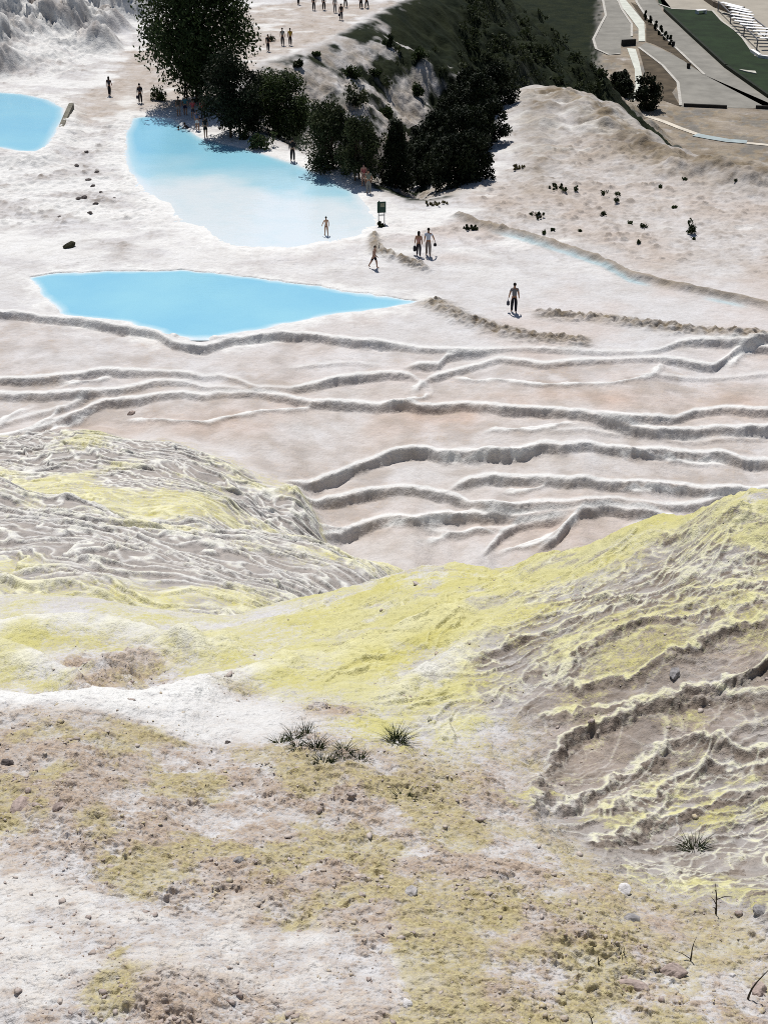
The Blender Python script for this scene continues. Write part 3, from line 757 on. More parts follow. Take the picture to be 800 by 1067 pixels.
class MB:
    def __init__(s): s.v = []; s.f = []
    def add(s, v, f):
        k = len(s.v); s.v += [tuple(p) for p in v]; s.f += [tuple(i + k for i in q) for q in f]; return s
    def box(s, c, size, rz=0.0, taper=1.0):
        cx, cy, cz = c; a, b, h = size[0] / 2, size[1] / 2, size[2] / 2
        co, si = math.cos(rz), math.sin(rz); v = []
        for z, t in ((-h, 1.0), (h, taper)):
            for x, y in ((-a, -b), (a, -b), (a, b), (-a, b)):
                x *= t; y *= t; v.append((cx + x * co - y * si, cy + x * si + y * co, cz + z))
        return s.add(v, [(3, 2, 1, 0), (4, 5, 6, 7), (0, 1, 5, 4), (1, 2, 6, 5), (2, 3, 7, 6), (3, 0, 4, 7)])
    def tube(s, pts, rad, n=6, cap=True):
        pts = [Vector(p) for p in pts]; rings = []
        for i, p in enumerate(pts):
            t = (pts[min(i + 1, len(pts) - 1)] - pts[max(i - 1, 0)])
            t = t.normalized() if t.length > 1e-9 else Vector((0, 0, 1))
            u = t.cross(Vector((0.31, 0.95, 0.03))).normalized(); w = t.cross(u)
            r = rad[i] if isinstance(rad, (list, tuple)) else rad
            rings.append([p + (u * math.cos(2 * math.pi * k / n) + w * math.sin(2 * math.pi * k / n)) * r for k in range(n)])
        v = [q for R in rings for q in R]; f = []
        for i in range(len(pts) - 1):
            for k in range(n):
                f.append((i * n + k, i * n + (k + 1) % n, (i + 1) * n + (k + 1) % n, (i + 1) * n + k))
        if cap: f += [tuple(range(n - 1, -1, -1)), tuple((len(pts) - 1) * n + k for k in range(n))]
        return s.add(v, f)
    def prism(s, poly, z0, z1):
        n = len(poly); v = [(x, y, z0) for x, y in poly] + [(x, y, z1) for x, y in poly]
        return s.add(v, [tuple(range(n - 1, -1, -1)), tuple(range(n, 2 * n))] + [(i, (i + 1) % n, n + (i + 1) % n, n + i) for i in range(n)])
    def build(s, name, mat, parent=None, smooth=False):
        me = bpy.data.meshes.new(name); me.from_pydata(s.v, [], s.f); me.update()
        if smooth: me.polygons.foreach_set('use_smooth', np.ones(len(me.polygons), bool))
        me.materials.append(mat)
        o = bpy.data.objects.new(name, me); COL.objects.link(o)
        if parent: o.parent = parent
        return o

def plain(name, col, var=0.25, scale=6, rough=0.8, bump=0.0):
    T = NT(name); P = T.coord(); n = T.noise(P, scale, 4)
    lo = tuple(c * (1 - var) for c in col[:3]) + (1,); hi = tuple(min(1, c * (1 + var)) for c in col[:3]) + (1,)
    if bump: T.bump(n, 0.6, bump)
    return T.done(T.mix(T.ramp(n, 0.3, 0.7), lo, hi), rough, 0.2)

def foliage(name, col, tip, transl=0.25):
    T = NT(name); P = T.coord(); n = T.noise(P, 0.8, 3); m = T.noise(P, 5, 2)
    c = T.mix(T.ramp(m, 0.3, 0.7), col, tip); c = T.mix(T.ramp(n, 0.35, 0.65), c, tuple(v * 0.6 for v in col[:3]) + (1,))
    T.done(c, 0.7, 0.15)
    tr = T.n.new('ShaderNodeBsdfTranslucent'); T.link(c, tr.inputs[0]); mx = T.n.new('ShaderNodeMixShader'); mx.inputs[0].default_value = transl
    T.link(T.b.outputs[0], mx.inputs[1]); T.link(tr.outputs[0], mx.inputs[2]); T.link(mx.outputs[0], T.n['Material Output'].inputs[0])
    return T.m

# ------------------------------------------------------------------ pools
def water_material():
    T = NT('milky_water'); P = T.coord()
    d = T.attr('depth'); n = T.noise(P, 0.12, 4); m = T.noise(P, 0.6, 4)
    d2 = T.math('ADD', d, T.math('MULTIPLY', T.math('SUBTRACT', m, 0.5), 0.12))
    c = T.mix(T.ramp(d2, 0.02, 0.16), (0.655, 0.715, 0.74, 1), (0.43, 0.63, 0.70, 1))
    c = T.mix(T.ramp(d2, 0.14, 0.55), c, (0.225, 0.50, 0.645, 1))
    c = T.mix(T.math('MULTIPLY', T.ramp(n, 0.42, 0.66), T.ramp(d, 0.1, 0.4)), c, (0.27, 0.55, 0.66, 1))
    T.done(c, 0.10, 0.5)
    mp = T.n.new('ShaderNodeMapping'); mp.inputs['Scale'].default_value = (1.2, 3.4, 1.0); T.link(P, mp.inputs[0])
    T.bump(T.noise(mp.outputs[0], 1.4, 4), 0.5, 0.03)
    return T.m

def pool(name, poly, zw, step, mat):
    lo, hi = poly.min(0) - 2, poly.max(0) + 2
    xs = np.arange(lo[0], hi[0], step); ys = np.arange(lo[1], hi[1], step)
    X, Yg = np.meshgrid(xs, ys); x, y = X.ravel(), Yg.ravel()
    dep = zw - z_level(x, y)
    ok = (poly_dist(x, y, poly) > -0.3) & (dep > -0.06)
    nr, nc = X.shape; k = np.arange(nr * nc).reshape(nr, nc)
    q = np.stack([k[:-1, :-1], k[:-1, 1:], k[1:, 1:], k[1:, :-1]], -1).reshape(-1, 4)
    q = q[ok[q].any(1)]
    used = np.unique(q); mp = np.full(nr * nc, -1); mp[used] = np.arange(len(used))
    me = bpy.data.meshes.new(name)
    me.from_pydata(np.stack([x[used], y[used], np.full(len(used), zw)], 1).tolist(), [], mp[q].tolist())
    at = me.attributes.new('depth', 'FLOAT', 'POINT'); at.data.foreach_set('value', dep[used].astype(np.float32))
    me.materials.append(mat)
    o = bpy.data.objects.new(name, me); COL.objects.link(o); o['kind'] = 'structure'

# ------------------------------------------------------------------ trees and shrubs
def leaf_cloud(rng, centers, radii, n, size, up=0.0):
    """many small leaf faces gathered in clumps; returns verts, faces"""
    k = rng.integers(0, len(centers), n)
    d = rng.normal(size=(n, 3)); d /= np.linalg.norm(d, axis=1)[:, None]
    r = rng.random(n) ** 0.45
    p = centers[k] + d * (r * radii[k])[:, None] * np.array([1, 1, 1.0 + up])
    a = rng.normal(size=(n, 3)); a[:, 2] += up * 2; a /= np.linalg.norm(a, axis=1)[:, None]
    b = np.cross(a, rng.normal(size=(n, 3))); b /= np.linalg.norm(b, axis=1)[:, None]
    s = size * (0.6 + 0.8 * rng.random(n))[:, None]
    v = np.stack([p - a * s, p + b * s * 0.45, p + a * s, p - b * s * 0.45], 1).reshape(-1, 3)
    return v, np.arange(4 * n).reshape(-1, 4)

def mesh_np(name, v, f, mat, parent=None):
    me = bpy.data.meshes.new(name); v = np.asarray(v, np.float32); f = np.asarray(f, np.int32)
    me.vertices.add(len(v)); me.vertices.foreach_set('co', v.ravel())
    me.loops.add(f.size); me.loops.foreach_set('vertex_index', f.ravel())
    me.polygons.add(len(f)); me.polygons.foreach_set('loop_start', np.arange(0, f.size, f.shape[1], dtype=np.int32))
    me.update(); me.materials.append(mat)
    o = bpy.data.objects.new(name, me); COL.objects.link(o)
    if parent: o.parent = parent
    return o

def tree(px, py, h, w, label, group, shape='round', stems=1, clear=0.18, n=4500, leaf=0.16, seed=0, name='broadleaf_tree', cat='tree', nclump=60, mats=None, sink=0.1):
    rng = np.random.default_rng(seed + 100)
    p = hit(px, py); z = float(top(p[0], p[1])[0]) - sink
    root = tag(empty(name, (p[0], p[1], z), rng.random() * 6.28), label, cat, group)
    fm, bm = mats or (MAT['leaf'], MAT['bark'])
    cs = []
    while len(cs) < nclump:
        u = rng.random(3); t = u[2]
        if shape == 'round': r = w / 2 * math.sqrt(max(0.02, 1 - (2 * t - 0.85) ** 2 / 1.4)); 
        elif shape == 'cone': r = w / 2 * (1 - t) ** 0.7 * min(1, 0.45 + t * 4)
        elif shape == 'spread': r = w / 2 * min(1, 0.28 + 2.0 * t) * math.sqrt(max(0.03, 1 - max(0, t - 0.35) ** 2 / 0.50))
        elif shape == 'egg': r = w / 2 * math.sqrt(max(0.03, 1 - (2 * t - 0.75) ** 2 / 1.65))
        else: r = w / 2 * math.sqrt(max(0.0, 1 - t * t)) 
        a = u[0] * 6.2832; rr = r * (u[1] ** 0.42) * (0.82 + 0.3 * rng.random())
        cs.append((rr * math.cos(a), rr * math.sin(a), h * clear + t * h * (1 - clear) * 0.95))
    cs = np.array(cs)
    rad = (0.13 + 0.09 * rng.random(len(cs))) * min(w, h) * (1.0 if shape != 'spread' else 0.85)
    mb = MB()
    for s in range(stems):
        ox, oy = (0, 0) if stems == 1 else (0.28 * w * (s / (stems - 1) - 0.5), 0.1 * w * (s % 2 - 0.5))
        tr = 0.022 * h if stems == 1 else 0.014 * h
        hs = h * (clear + 0.45 * (1 - clear))
        pts = [(ox, oy, -0.3)] + [(ox * (1 - 0.4 * k) + 0.02 * h * rng.normal() * k, oy + 0.02 * h * rng.normal() * k, hs * k) for k in (0.25, 0.5, 0.75, 1)]
        mb.tube(pts, [tr * 1.3, tr, tr * 0.85, tr * 0.6, tr * 0.25], 7)
        for c in cs[s::stems][:14]:
            k = min(0.9, max(0.25, (c[2] / hs) * 0.55)); b = Vector((ox * (1 - .4 * k), oy, hs * k)); e = Vector(c)
            mid = b.lerp(e, 0.5) + Vector((0, 0, 0.06 * h * (1 if shape == 'spread' else -0.1)))
            mb.tube([b, mid, e], [tr * 0.5, tr * 0.3, tr * 0.1], 5)
    mb.build('trunk', bm, root, True)
    v, f = leaf_cloud(rng, cs, rad, n, leaf, 0.45 if shape in ('spread', 'cone') else 0.1)
    mesh_np('crown', v, f, fm, root)
    return root

def bush(px, py, w, h, label, group, seed=0, n=500, leaf=None, mats=None, name='shrub', cat='shrub', parts=True):
    rng = np.random.default_rng(seed + 900)
    p = hit(px, py); z = float(top(p[0], p[1])[0])
    k = 12
    cs = np.stack([rng.normal(size=k) * w * 0.2, rng.normal(size=k) * w * 0.2, np.abs(rng.normal(size=k)) * h * 0.28 + 0.15 * h], 1)
    rad = np.full(k, min(w, h) * 0.3)
    v, f = leaf_cloud(rng, cs, rad, n, leaf or 0.12 * w, 0.3)
    fm, bm = mats or (MAT['leaf'], MAT['bark'])
    root = tag(empty(name, (p[0], p[1], z), 0), label, cat, group)
    v[:, 2] = np.maximum(v[:, 2], 0.0)
    mesh_np('foliage', v, f, fm, root)
    if parts:
        mb = MB()
        for j in range(5):
            a = rng.random() * 6.28; mb.tube([(0, 0, -0.1), (0.25 * w * math.cos(a), 0.25 * w * math.sin(a), 0.6 * h)], [0.03 * w, 0.01 * w], 5)
        mb.build('stem', bm, root)
    return root

# ------------------------------------------------------------------ stones, tufts and dry stalks of the slope
def stone(px, py, sx, sy, sz, label, mat, seed=0, group=None, name='stone', lift=0.2):
    p = hit(px, py); z = float(top(p[0], p[1])[0])
    bm = bmesh.new(); bmesh.ops.create_icosphere(bm, subdivisions=4, radius=1)
    rng = np.random.default_rng(seed); o = rng.random(3) * 50
    C = np.array([v.co for v in bm.verts])
    cut = [(lambda n, d: (n / np.linalg.norm(n), d))(rng.normal(size=3), 0.62 + 0.22 * rng.random()) for _ in range(9)]
    for n, d in cut:                                     # broken flat faces
        e = np.maximum(C @ n - d, 0); C = C - e[:, None] * n * 0.92
    f = 1 + 0.10 * fbm(C[:, 0] * 2 + o[0] + C[:, 2], C[:, 1] * 2 + o[1] - C[:, 2], 3, seed) + 0.04 * fbm(C[:, 0] * 7 + o[0], C[:, 2] * 7 + C[:, 1] * 5, 2, seed)
    C = C * f[:, None] * np.array([sx, sy, sz])
    for v, c in zip(bm.verts, C): v.co = c
    me = bpy.data.meshes.new(name); bm.to_mesh(me); bm.free(); me.materials.append(mat)
    ob = bpy.data.objects.new(name, me); COL.objects.link(ob); ob.location = (p[0], p[1], z + sz * lift); ob.rotation_euler = (0, 0, rng.random() * 6)
    return tag(ob, label, 'stone', group)

def blade_mesh(mb, base, h, lean, a, w, rng):
    pts = []; n = 5
    for i in range(n):
        t = i / (n - 1); r = lean * t ** 1.7
        pts.append((base[0] + math.cos(a) * r, base[1] + math.sin(a) * r, base[2] + h * (t - 0.25 * (lean / max(h, 1e-3)) * t * t * 0.8)))
    mb.tube(pts, [w, w, w * 0.8, w * 0.5, w * 0.12], 4)

def tuft(px, py, r, h, n, label, group, seed=0, mat=None, spread=0.5, thick=1.0, name='grass_tuft'):
    rng = np.random.default_rng(seed + 50); p = hit(px, py); z = float(top(p[0], p[1])[0]) - 0.01
    mb = MB()
    for i in range(n):
        a = rng.random() * 6.2832; rr = r * spread * math.sqrt(rng.random()); b = rng.random() * 6.2832
        hh = 0.8 * h * (0.45 + 0.7 * rng.random())
        blade_mesh(mb, (rr * math.cos(a), rr * math.sin(a), 0), hh, r * (0.3 + 1.1 * rng.random()), a + 0.5 * rng.normal(), 0.0024 * thick * (0.7 + 0.6 * rng.random()), rng)
    o = mb.build(name, mat or MAT['grass'], None, True); o.location = (p[0], p[1], z)
    return tag(o, label, 'grass tuft', group)

def stalk(px, py, h, label, branches, seed=0, lean=(0.1, 0.0), mat=None, r=0.006, name='dry_stalk'):
    rng = np.random.default_rng(seed + 70); p = hit(px, py); z = float(top(p[0], p[1])[0]) - 0.02
    mb = MB(); pts = [Vector((lean[0] * h * t * t + 0.015 * h * rng.normal() * t, lean[1] * h * t, h * t)) for t in np.linspace(0, 1, 7)]
    mb.tube(pts, [r * (1.2 - t) for t in np.linspace(0, 1, 7)], 6)
    for t, dx, dy, dz in branches:
        b = pts[int(t * 6)]; e = b + Vector((dx, dy, dz)) * h
        mb.tube([b, b.lerp(e, 0.5) + Vector((0, 0, 0.04 * h)), e], [r * 0.6, r * 0.45, r * 0.2], 5)
    o = mb.build(name, mat or MAT['twig'], None, True); o.location = (p[0], p[1], z)
    return tag(o, label, 'dry plant')
# ------------------------------------------------------------------ people
def skin_mesh(verts, edges, radii, levels=1, root=0):
    """grow one continuous surface over a skeleton"""
    me = bpy.data.meshes.new('tmp'); me.from_pydata(verts, edges, [])
    o = bpy.data.objects.new('tmp', me); COL.objects.link(o)
    m = o.modifiers.new('skin', 'SKIN'); m.use_smooth_shade = True; m.branch_smoothing = 0.5
    if not me.skin_vertices:
        me.attributes.update()
    sv = me.skin_vertices[0].data
    for i, r in enumerate(radii):
        sv[i].radius = (r, r) if isinstance(r, (int, float)) else r
        sv[i].use_root = (i == root)
    s = o.modifiers.new('sub', 'SUBSURF'); s.levels = levels; s.render_levels = levels
    dg = bpy.context.evaluated_depsgraph_get(); dg.update()
    out = bpy.data.meshes.new_from_object(o.evaluated_get(dg))
    bpy.data.objects.remove(o); bpy.data.meshes.remove(me)
    return out

def rot(v, ax, a):
    return Matrix.Rotation(a, 3, ax) @ Vector(v)

def skeleton(pose):
    """joint positions of a figure 1.72 m tall, facing local -Y (towards the viewer)"""
    J = {}
    st = pose.get('stride', 0.0); lean = pose.get('lean', 0.0); crouch = pose.get('crouch', 0.0)
    hz = 0.93 - 0.32 * crouch
    J['pelvis'] = Vector((0, 0, hz)); up = rot((0, 0, 1), 'X', lean)
    J['waist'] = J['pelvis'] + up * 0.14; J['chest'] = J['pelvis'] + up * 0.36; J['neck0'] = J['pelvis'] + up * 0.52
    J['neck1'] = J['neck0'] + up * 0.07 + Vector((0, -0.01, 0)); J['head'] = J['neck1'] + Vector((0, -0.025, 0.10)); J['crown'] = J['head'] + Vector((0, 0.01, 0.085))
    J['face'] = J['head'] + Vector((0, -0.075, -0.005))
    arms = pose.get('arms', ((0.1, 0.1), (0.1, -0.1)))          # (out, forward) per side, angle in radians
    elb = pose.get('elbow', (0.25, 0.25))
    for s, k in ((-1, 0), (1, 1)):
        sh = J['neck0'] + Vector((s * 0.175, 0, -0.045)); out, fw = arms[k]
        d = Vector((s * math.sin(out), -math.sin(fw), -math.cos(out) * math.cos(fw))).normalized()
        el = sh + d * 0.28; f2 = fw + elb[k]
        d2 = Vector((s * math.sin(out * 0.7), -math.sin(f2), -math.cos(out * 0.7) * math.cos(f2))).normalized()
        wr = el + d2 * 0.25; ha = wr + d2 * 0.085
        J['sh', s], J['el', s], J['wr', s], J['ha', s], J['hd', s] = sh, el, wr, ha, d2
        hp = J['pelvis'] + Vector((s * 0.09, 0, -0.05)); a = st * (1 if s > 0 else -1); kb = pose.get('knee', (0.1, 0.1))[k] + crouch * 1.2
        th = Vector((s * 0.03, -math.sin(a + crouch * 0.7), -math.cos(a + crouch * 0.7))).normalized()
        kn = hp + th * 0.42; b = a + crouch * 0.7 - kb
        sn = Vector((s * 0.01, -math.sin(b), -math.cos(b))).normalized(); an = kn + sn * 0.40
        J['hp', s], J['kn', s], J['an', s] = hp, kn, an; J['toe', s] = an + Vector((s * 0.03, -0.16, -0.03)); J['heel', s] = an + Vector((0, 0.03, -0.04))
    zmin = min(J['toe', -1].z, J['toe', 1].z, J['heel', -1].z, J['heel', 1].z) - 0.028
    for k in J:
        if not (isinstance(k, tuple) and k[0] == 'hd'): J[k] = J[k] - Vector((0, 0, zmin))
    return J

def chain(J, spec):
    names, rad, edges = [], [], []
    def idx(n):
        if n not in names: names.append(n)
        return names.index(n)
    for a, b in spec: edges.append((idx(a), idx(b)))
    return names, edges

BODY_R = {'pelvis': (.135, .105), 'waist': (.115, .085), 'chest': (.145, .10), 'neck0': (.085, .075), 'neck1': .05, 'head': (.078, .092), 'crown': (.06, .07), 'face': .028}
LIMB_R = {'sh': .055, 'el': .040, 'wr': .028, 'ha': (.034, .02), 'hp': .088, 'kn': .056, 'an': .036, 'toe': (.036, .024), 'heel': .032}
def rad_of(n, g=0.0, fat=1.0):
    r = LIMB_R[n[0]] if isinstance(n, tuple) else BODY_R[n]
    if isinstance(r, tuple): return (r[0] * fat * 1.12 + g, r[1] * fat * 1.12 + g)
    return (r * fat * 1.22 + g, r * fat * 1.22 + g)

PEOPLE_MATS = {}
def cloth(rgb):
    k = tuple(rgb)
    if k not in PEOPLE_MATS: PEOPLE_MATS[k] = plain('cloth', (rgb[0], rgb[1], rgb[2], 1), 0.2, 14, 0.9)
    return PEOPLE_MATS[k]

def person(px, py, height, face_deg, label, group=None, pose={}, shirt=None, sleeves='short', trousers=None, legs='long', hair=(0.012, 0.009, 0.007), long_hair=False,
           skin=(0.30, 0.17, 0.11), fat=1.0, at=None, dz=0.0):
    if at is None:
        p = hit(px, py); z = float(top(p[0], p[1])[0])
    else: p = at; z = at[2]
    root = tag(empty('person', (p[0], p[1], z + dz), math.radians(face_deg)), label, 'person', group)
    k = height / 1.72; root.scale = (k, k, k)
    J = skeleton(pose)
    spec = [('pelvis', 'waist'), ('waist', 'chest'), ('chest', 'neck0'), ('neck0', 'neck1'), ('neck1', 'head'), ('head', 'crown'), ('head', 'face')]
    for s in (-1, 1):
        spec += [('chest', ('sh', s)), (('sh', s), ('el', s)), (('el', s), ('wr', s)), (('wr', s), ('ha', s)),
                 ('pelvis', ('hp', s)), (('hp', s), ('kn', s)), (('kn', s), ('an', s)), (('an', s), ('toe', s)), (('an', s), ('heel', s))]
    names, edges = chain(J, spec)
    me = skin_mesh([J[n] for n in names], edges, [rad_of(n, 0, fat) for n in names])
    # fingers and thumb join the body mesh
    mb = MB()
    for s in (-1, 1):
        h, d = J['ha', s], J['hd', s]; side = Vector((0, -1, 0)); inw = Vector((-s, 0, 0)); ln = (0.062, 0.072, 0.066, 0.05)
        for q in range(4):
            b = h - d * 0.01 + side * (0.024 - 0.016 * q)
            mb.tube([b, b + d * ln[q] * 0.55 + inw * 0.004, b + d * ln[q] * 0.95 + inw * 0.022], [0.009, 0.008, 0.006], 5)
        b = h - d * 0.045 + side * 0.028
        mb.tube([b, b + side * 0.022 + d * 0.022, b + side * 0.026 + d * 0.05], [0.011, 0.009, 0.007], 5)
    bm = bmesh.new(); bm.from_mesh(me)
    vs = [bm.verts.new(v) for v in mb.v]
    for f in mb.f:
        try: bm.faces.new([vs[i] for i in f])
        except ValueError: pass
    bm.to_mesh(me); bm.free(); me.name = 'body'
    me.materials.clear(); me.materials.append(cloth(skin))
    me.polygons.foreach_set('use_smooth', np.ones(len(me.polygons), bool))
    o = bpy.data.objects.new('body', me); COL.objects.link(o); o.parent = root
    def garment(name, spec, col, g, over={}):
        JJ = dict(J); JJ.update(over)
        n2, e2 = chain(JJ, spec)
        m2 = skin_mesh([JJ[n] for n in n2], e2, [rad_of(n if n in LIMB_R or not isinstance(n, tuple) or n[0] in LIMB_R else ('kn', 1), g, fat) for n in n2])
        m2.name = name; m2.materials.clear(); m2.materials.append(cloth(col))
        q = bpy.data.objects.new(name, m2); COL.objects.link(q); q.parent = root
    if shirt is not None:
        sp = [('pelvis', 'waist'), ('waist', 'chest'), ('chest', 'neck0')]; ov = {}
        for s in (-1, 1):
            sp += [('chest', ('sh', s))]
            if sleeves == 'short': ov['el', s] = J['sh', s].lerp(J['el', s], 0.62); sp += [(('sh', s), ('el', s))]
            elif sleeves == 'long': sp += [(('sh', s), ('el', s)), (('el', s), ('wr', s))]
        garment('shirt', sp, shirt, 0.014, ov)
    if trousers is not None:
        sp = [('waist', 'pelvis')]; ov = {'waist': J['pelvis'].lerp(J['waist'], 0.45)}
        for s in (-1, 1):
            sp += [('pelvis', ('hp', s)), (('hp', s), ('kn', s))]
            if legs == 'long': sp += [(('kn', s), ('an', s))]
            elif legs == 'short': ov['kn', s] = J['hp', s].lerp(J['kn', s], 0.8)
            elif legs == 'brief': ov['kn', s] = J['hp', s].lerp(J['kn', s], 0.25)
        garment({'long': 'trousers', 'short': 'shorts', 'brief': 'swim_briefs'}[legs], sp, trousers, 0.02, ov)
    # hair: a cap over the back of the skull, reaching the shoulders when long
    bm = bmesh.new(); bmesh.ops.create_icosphere(bm, subdivisions=3, radius=1)
    c = J['head'] + Vector((0, 0.012, 0.03))
    for v in list(bm.verts):
        if v.co.y < -0.25 and v.co.z < 0.35 or (v.co.z < -0.55): bm.verts.remove(v)
    for v in bm.verts:
        drop = 0.0
        if long_hair and v.co.z < 0 and v.co.y > -0.2: drop = (-v.co.z) * 0.34
        v.co = Vector((v.co.x * 0.094, v.co.y * 0.108, v.co.z * 0.108 - drop)) + c
    m3 = bpy.data.meshes.new('hair'); bm.to_mesh(m3); bm.free(); m3.materials.append(cloth(hair))
    q = bpy.data.objects.new('hair', m3); COL.objects.link(q); q.parent = root
    mod = q.modifiers.new('t', 'SOLIDIFY'); mod.thickness = 0.012
    root['hand_l'] = 0
    del root['hand_l']
    return root, J, k

def hand_pos(pr, s):
    root, J, k = pr
    a = root.rotation_euler[2]; v = (J['ha', s] + J['hd', s] * 0.05) * k
    return Vector((v.x * math.cos(a) - v.y * math.sin(a), v.x * math.sin(a) + v.y * math.cos(a), v.z)) + Vector(root.location)

def bag(pr, s, w, h, label, col):
    """soft bag hanging from a hand"""
    p = hand_pos(pr, s); rz = pr[0].rotation_euler[2]
    root = tag(empty('bag', p - Vector((0, 0, h + 0.12)), rz), label, 'bag')
    mb = MB(); n = 10; rings = []
    for t, sc in ((0, 0.75), (0.12, 0.96), (0.5, 1.0), (0.85, 0.9), (1, 0.7)):
        rings.append([(0.4 * w * sc * math.cos(6.2832 * i / n), w * sc * 0.5 * (math.sin(6.2832 * i / n)), h * t) for i in range(n)])
    v = [q for R in rings for q in R]; f = [(j * n + i, j * n + (i + 1) % n, (j + 1) * n + (i + 1) % n, (j + 1) * n + i) for j in range(4) for i in range(n)]
    f += [tuple(range(n - 1, -1, -1)), tuple(4 * n + i for i in range(n))]
    mb.add(v, f).build('pouch', cloth(col), root, True)
    MB().tube([(0, -w * 0.3, h), (0, -w * 0.15, h + 0.1), (0, 0, h + 0.13), (0, w * 0.15, h + 0.1), (0, w * 0.3, h)], 0.012, 6).build('handle', cloth(col), root, True)
    return root

def crowd():
    blk, dk, gr = (0.012, 0.012, 0.014), (0.02, 0.022, 0.03), (0.09, 0.09, 0.10)
    walk = dict(stride=0.22, knee=(0.1, 0.25), arms=((0.12, 0.2), (0.14, -0.22)))
    stand = dict(stride=0.06, arms=((0.12, 0.02), (0.12, 0.06)))
    # walking across the pale ground
    a = person(535, 325, 1.76, 180, 'lone man in grey t-shirt and dark trousers walking across pale ground', pose=dict(stride=0.13, knee=(0.05, 0.12), arms=((0.2, 0.0), (0.28, -0.05))), shirt=(0.13, 0.14, 0.16), trousers=(0.013, 0.014, 0.022))
    bag(a, 1, 0.22, 0.26, 'dark bag in the hand of the lone walking man', (0.05, 0.055, 0.08))
    b = person(436, 266.5, 1.62, 175, 'woman in dark trousers and pinkish top walking beside a man in pale shirt', pose=dict(stride=0.2, knee=(0.1, 0.2), arms=((0.1, 0.0), (0.2, 0.1))), shirt=(0.36, 0.19, 0.16), sleeves='none', trousers=(0.025, 0.022, 0.03), long_hair=True)
    bag(b, 1, 0.26, 0.34, 'dark bag hanging from the hand of the woman in pinkish top', (0.03, 0.03, 0.035))
    c = person(446, 266.5, 1.78, 178, 'man in pale blue shirt and grey trousers beside the woman in pinkish top', pose=dict(stride=0.1, knee=(0.05, 0.1), arms=((0.45, 0.25), (0.15, 0.1)), elbow=(0.1, 0.25)), shirt=(0.42, 0.47, 0.56), trousers=(0.22, 0.185, 0.165))
    bag(c, -1, 0.24, 0.18, 'small black bag dangling from the hand of the man in pale blue shirt', (0.012, 0.012, 0.014))
    person(389.5, 279, 1.48, 60, 'bare-chested boy in dark shorts striding along the pale ground', pose=dict(stride=0.42, lean=0.14, knee=(0.15, 0.35), arms=((0.15, 0.4), (0.2, -0.45)), elbow=(0.7, 0.5)), trousers=(0.02, 0.016, 0.02), legs='short', skin=(0.33, 0.20, 0.145))
    person(340, 245, 1.28, 200, 'small sunburnt child in swim briefs standing alone in the shallow water', pose=dict(stride=0.12, arms=((0.2, 0.0), (0.4, 0.15))), trousers=(0.10, 0.05, 0.04), legs='brief', skin=(0.40, 0.25, 0.17))
    # on the rim of the upper pool
    person(379, 194, 1.70, 195, 'bather in red swimwear with bare legs on the pool rim', pose=stand, shirt=(0.26, 0.07, 0.07), sleeves='none', trousers=(0.12, 0.04, 0.04), legs='brief', skin=(0.36, 0.21, 0.16))
    person(384, 201, 1.74, 185, 'person in grey-green shirt and grey trousers on the pool rim', pose=stand, shirt=(0.12, 0.13, 0.11), trousers=(0.19, 0.19, 0.18))
    person(305, 167.5, 1.78, 185, 'person all in black standing halfway along the pool rim', pose=stand, shirt=blk, sleeves='long', trousers=blk)
    # upper left, on the tan path
    person(114.5, 99.5, 1.66, 170, 'woman with long dark hair walking on tan path left of another walker', pose=walk, shirt=dk, trousers=blk, long_hair=True)
    d = person(146.5, 107, 1.68, 195, 'dark-dressed walker with a shoulder bag on tan path left of the tree', pose=stand, shirt=dk, sleeves='long', trousers=blk)
    bag(d, 1, 0.26, 0.26, 'dark bag carried by the walker nearest the big tree', (0.04, 0.035, 0.05))
    # under the big tree
    person(194, 104, 1.74, 180, 'dark figure standing in shade beside the trunk of the big tree', pose=stand, shirt=blk, trousers=blk)
    person(186.5, 121, 1.66, 185, 'person in dark top and pale shorts leftmost of the group under the tree', pose=stand, shirt=(0.06, 0.05, 0.04), trousers=(0.30, 0.27, 0.25), legs='short')
    person(193.5, 120, 1.70, 175, 'person in teal shirt and dark shorts under the tree', pose=stand, shirt=(0.05, 0.15, 0.18), trousers=(0.02, 0.02, 0.05), legs='short')
    person(201.5, 124, 1.64, 180, 'shorter person in faded red top under the tree', pose=dict(stride=0.05, arms=((0.3, 0.3), (0.3, 0.3)), elbow=(0.9, 0.9)), shirt=(0.32, 0.06, 0.07), trousers=(0.05, 0.045, 0.06), legs='short')
    person(212, 125, 1.74, 190, 'person in bright red shirt and dark trousers at right of the group', pose=dict(stride=0.1, arms=((0.3, 0.2), (0.3, 0.1)), elbow=(0.7, 0.4)), shirt=(0.38, 0.03, 0.035), trousers=(0.02, 0.02, 0.03))
    person(206, 135.5, 1.64, 180, 'person in blue top and white shorts at the edge of the pool', pose=stand, shirt=(0.06, 0.08, 0.16), trousers=(0.5, 0.5, 0.52), legs='short')
    person(214.5, 143, 1.72, 170, 'person in black with backpack standing on the near pool rim', pose=stand, shirt=blk, trousers=blk, legs='short')
    # bathers in the water
    p = on_plane(186, 135, -0.06); person(0, 0, 1.60, 190, 'bather with only head and shoulders above the turquoise water', at=(p[0], p[1], -1.38), pose=stand, trousers=(0.02, 0.02, 0.05), legs='brief', skin=(0.22, 0.13, 0.10))
    p = on_plane(197, 133.5, -0.06); person(0, 0, 1.45, 250, 'dark bather leaning forward in the water beside the group', at=(p[0], p[1], -0.88), pose=dict(lean=0.9, stride=0.1, arms=((0.3, 0.8), (0.3, 0.6))), shirt=(0.02, 0.02, 0.03), trousers=blk, legs='short', skin=(0.20, 0.12, 0.09))
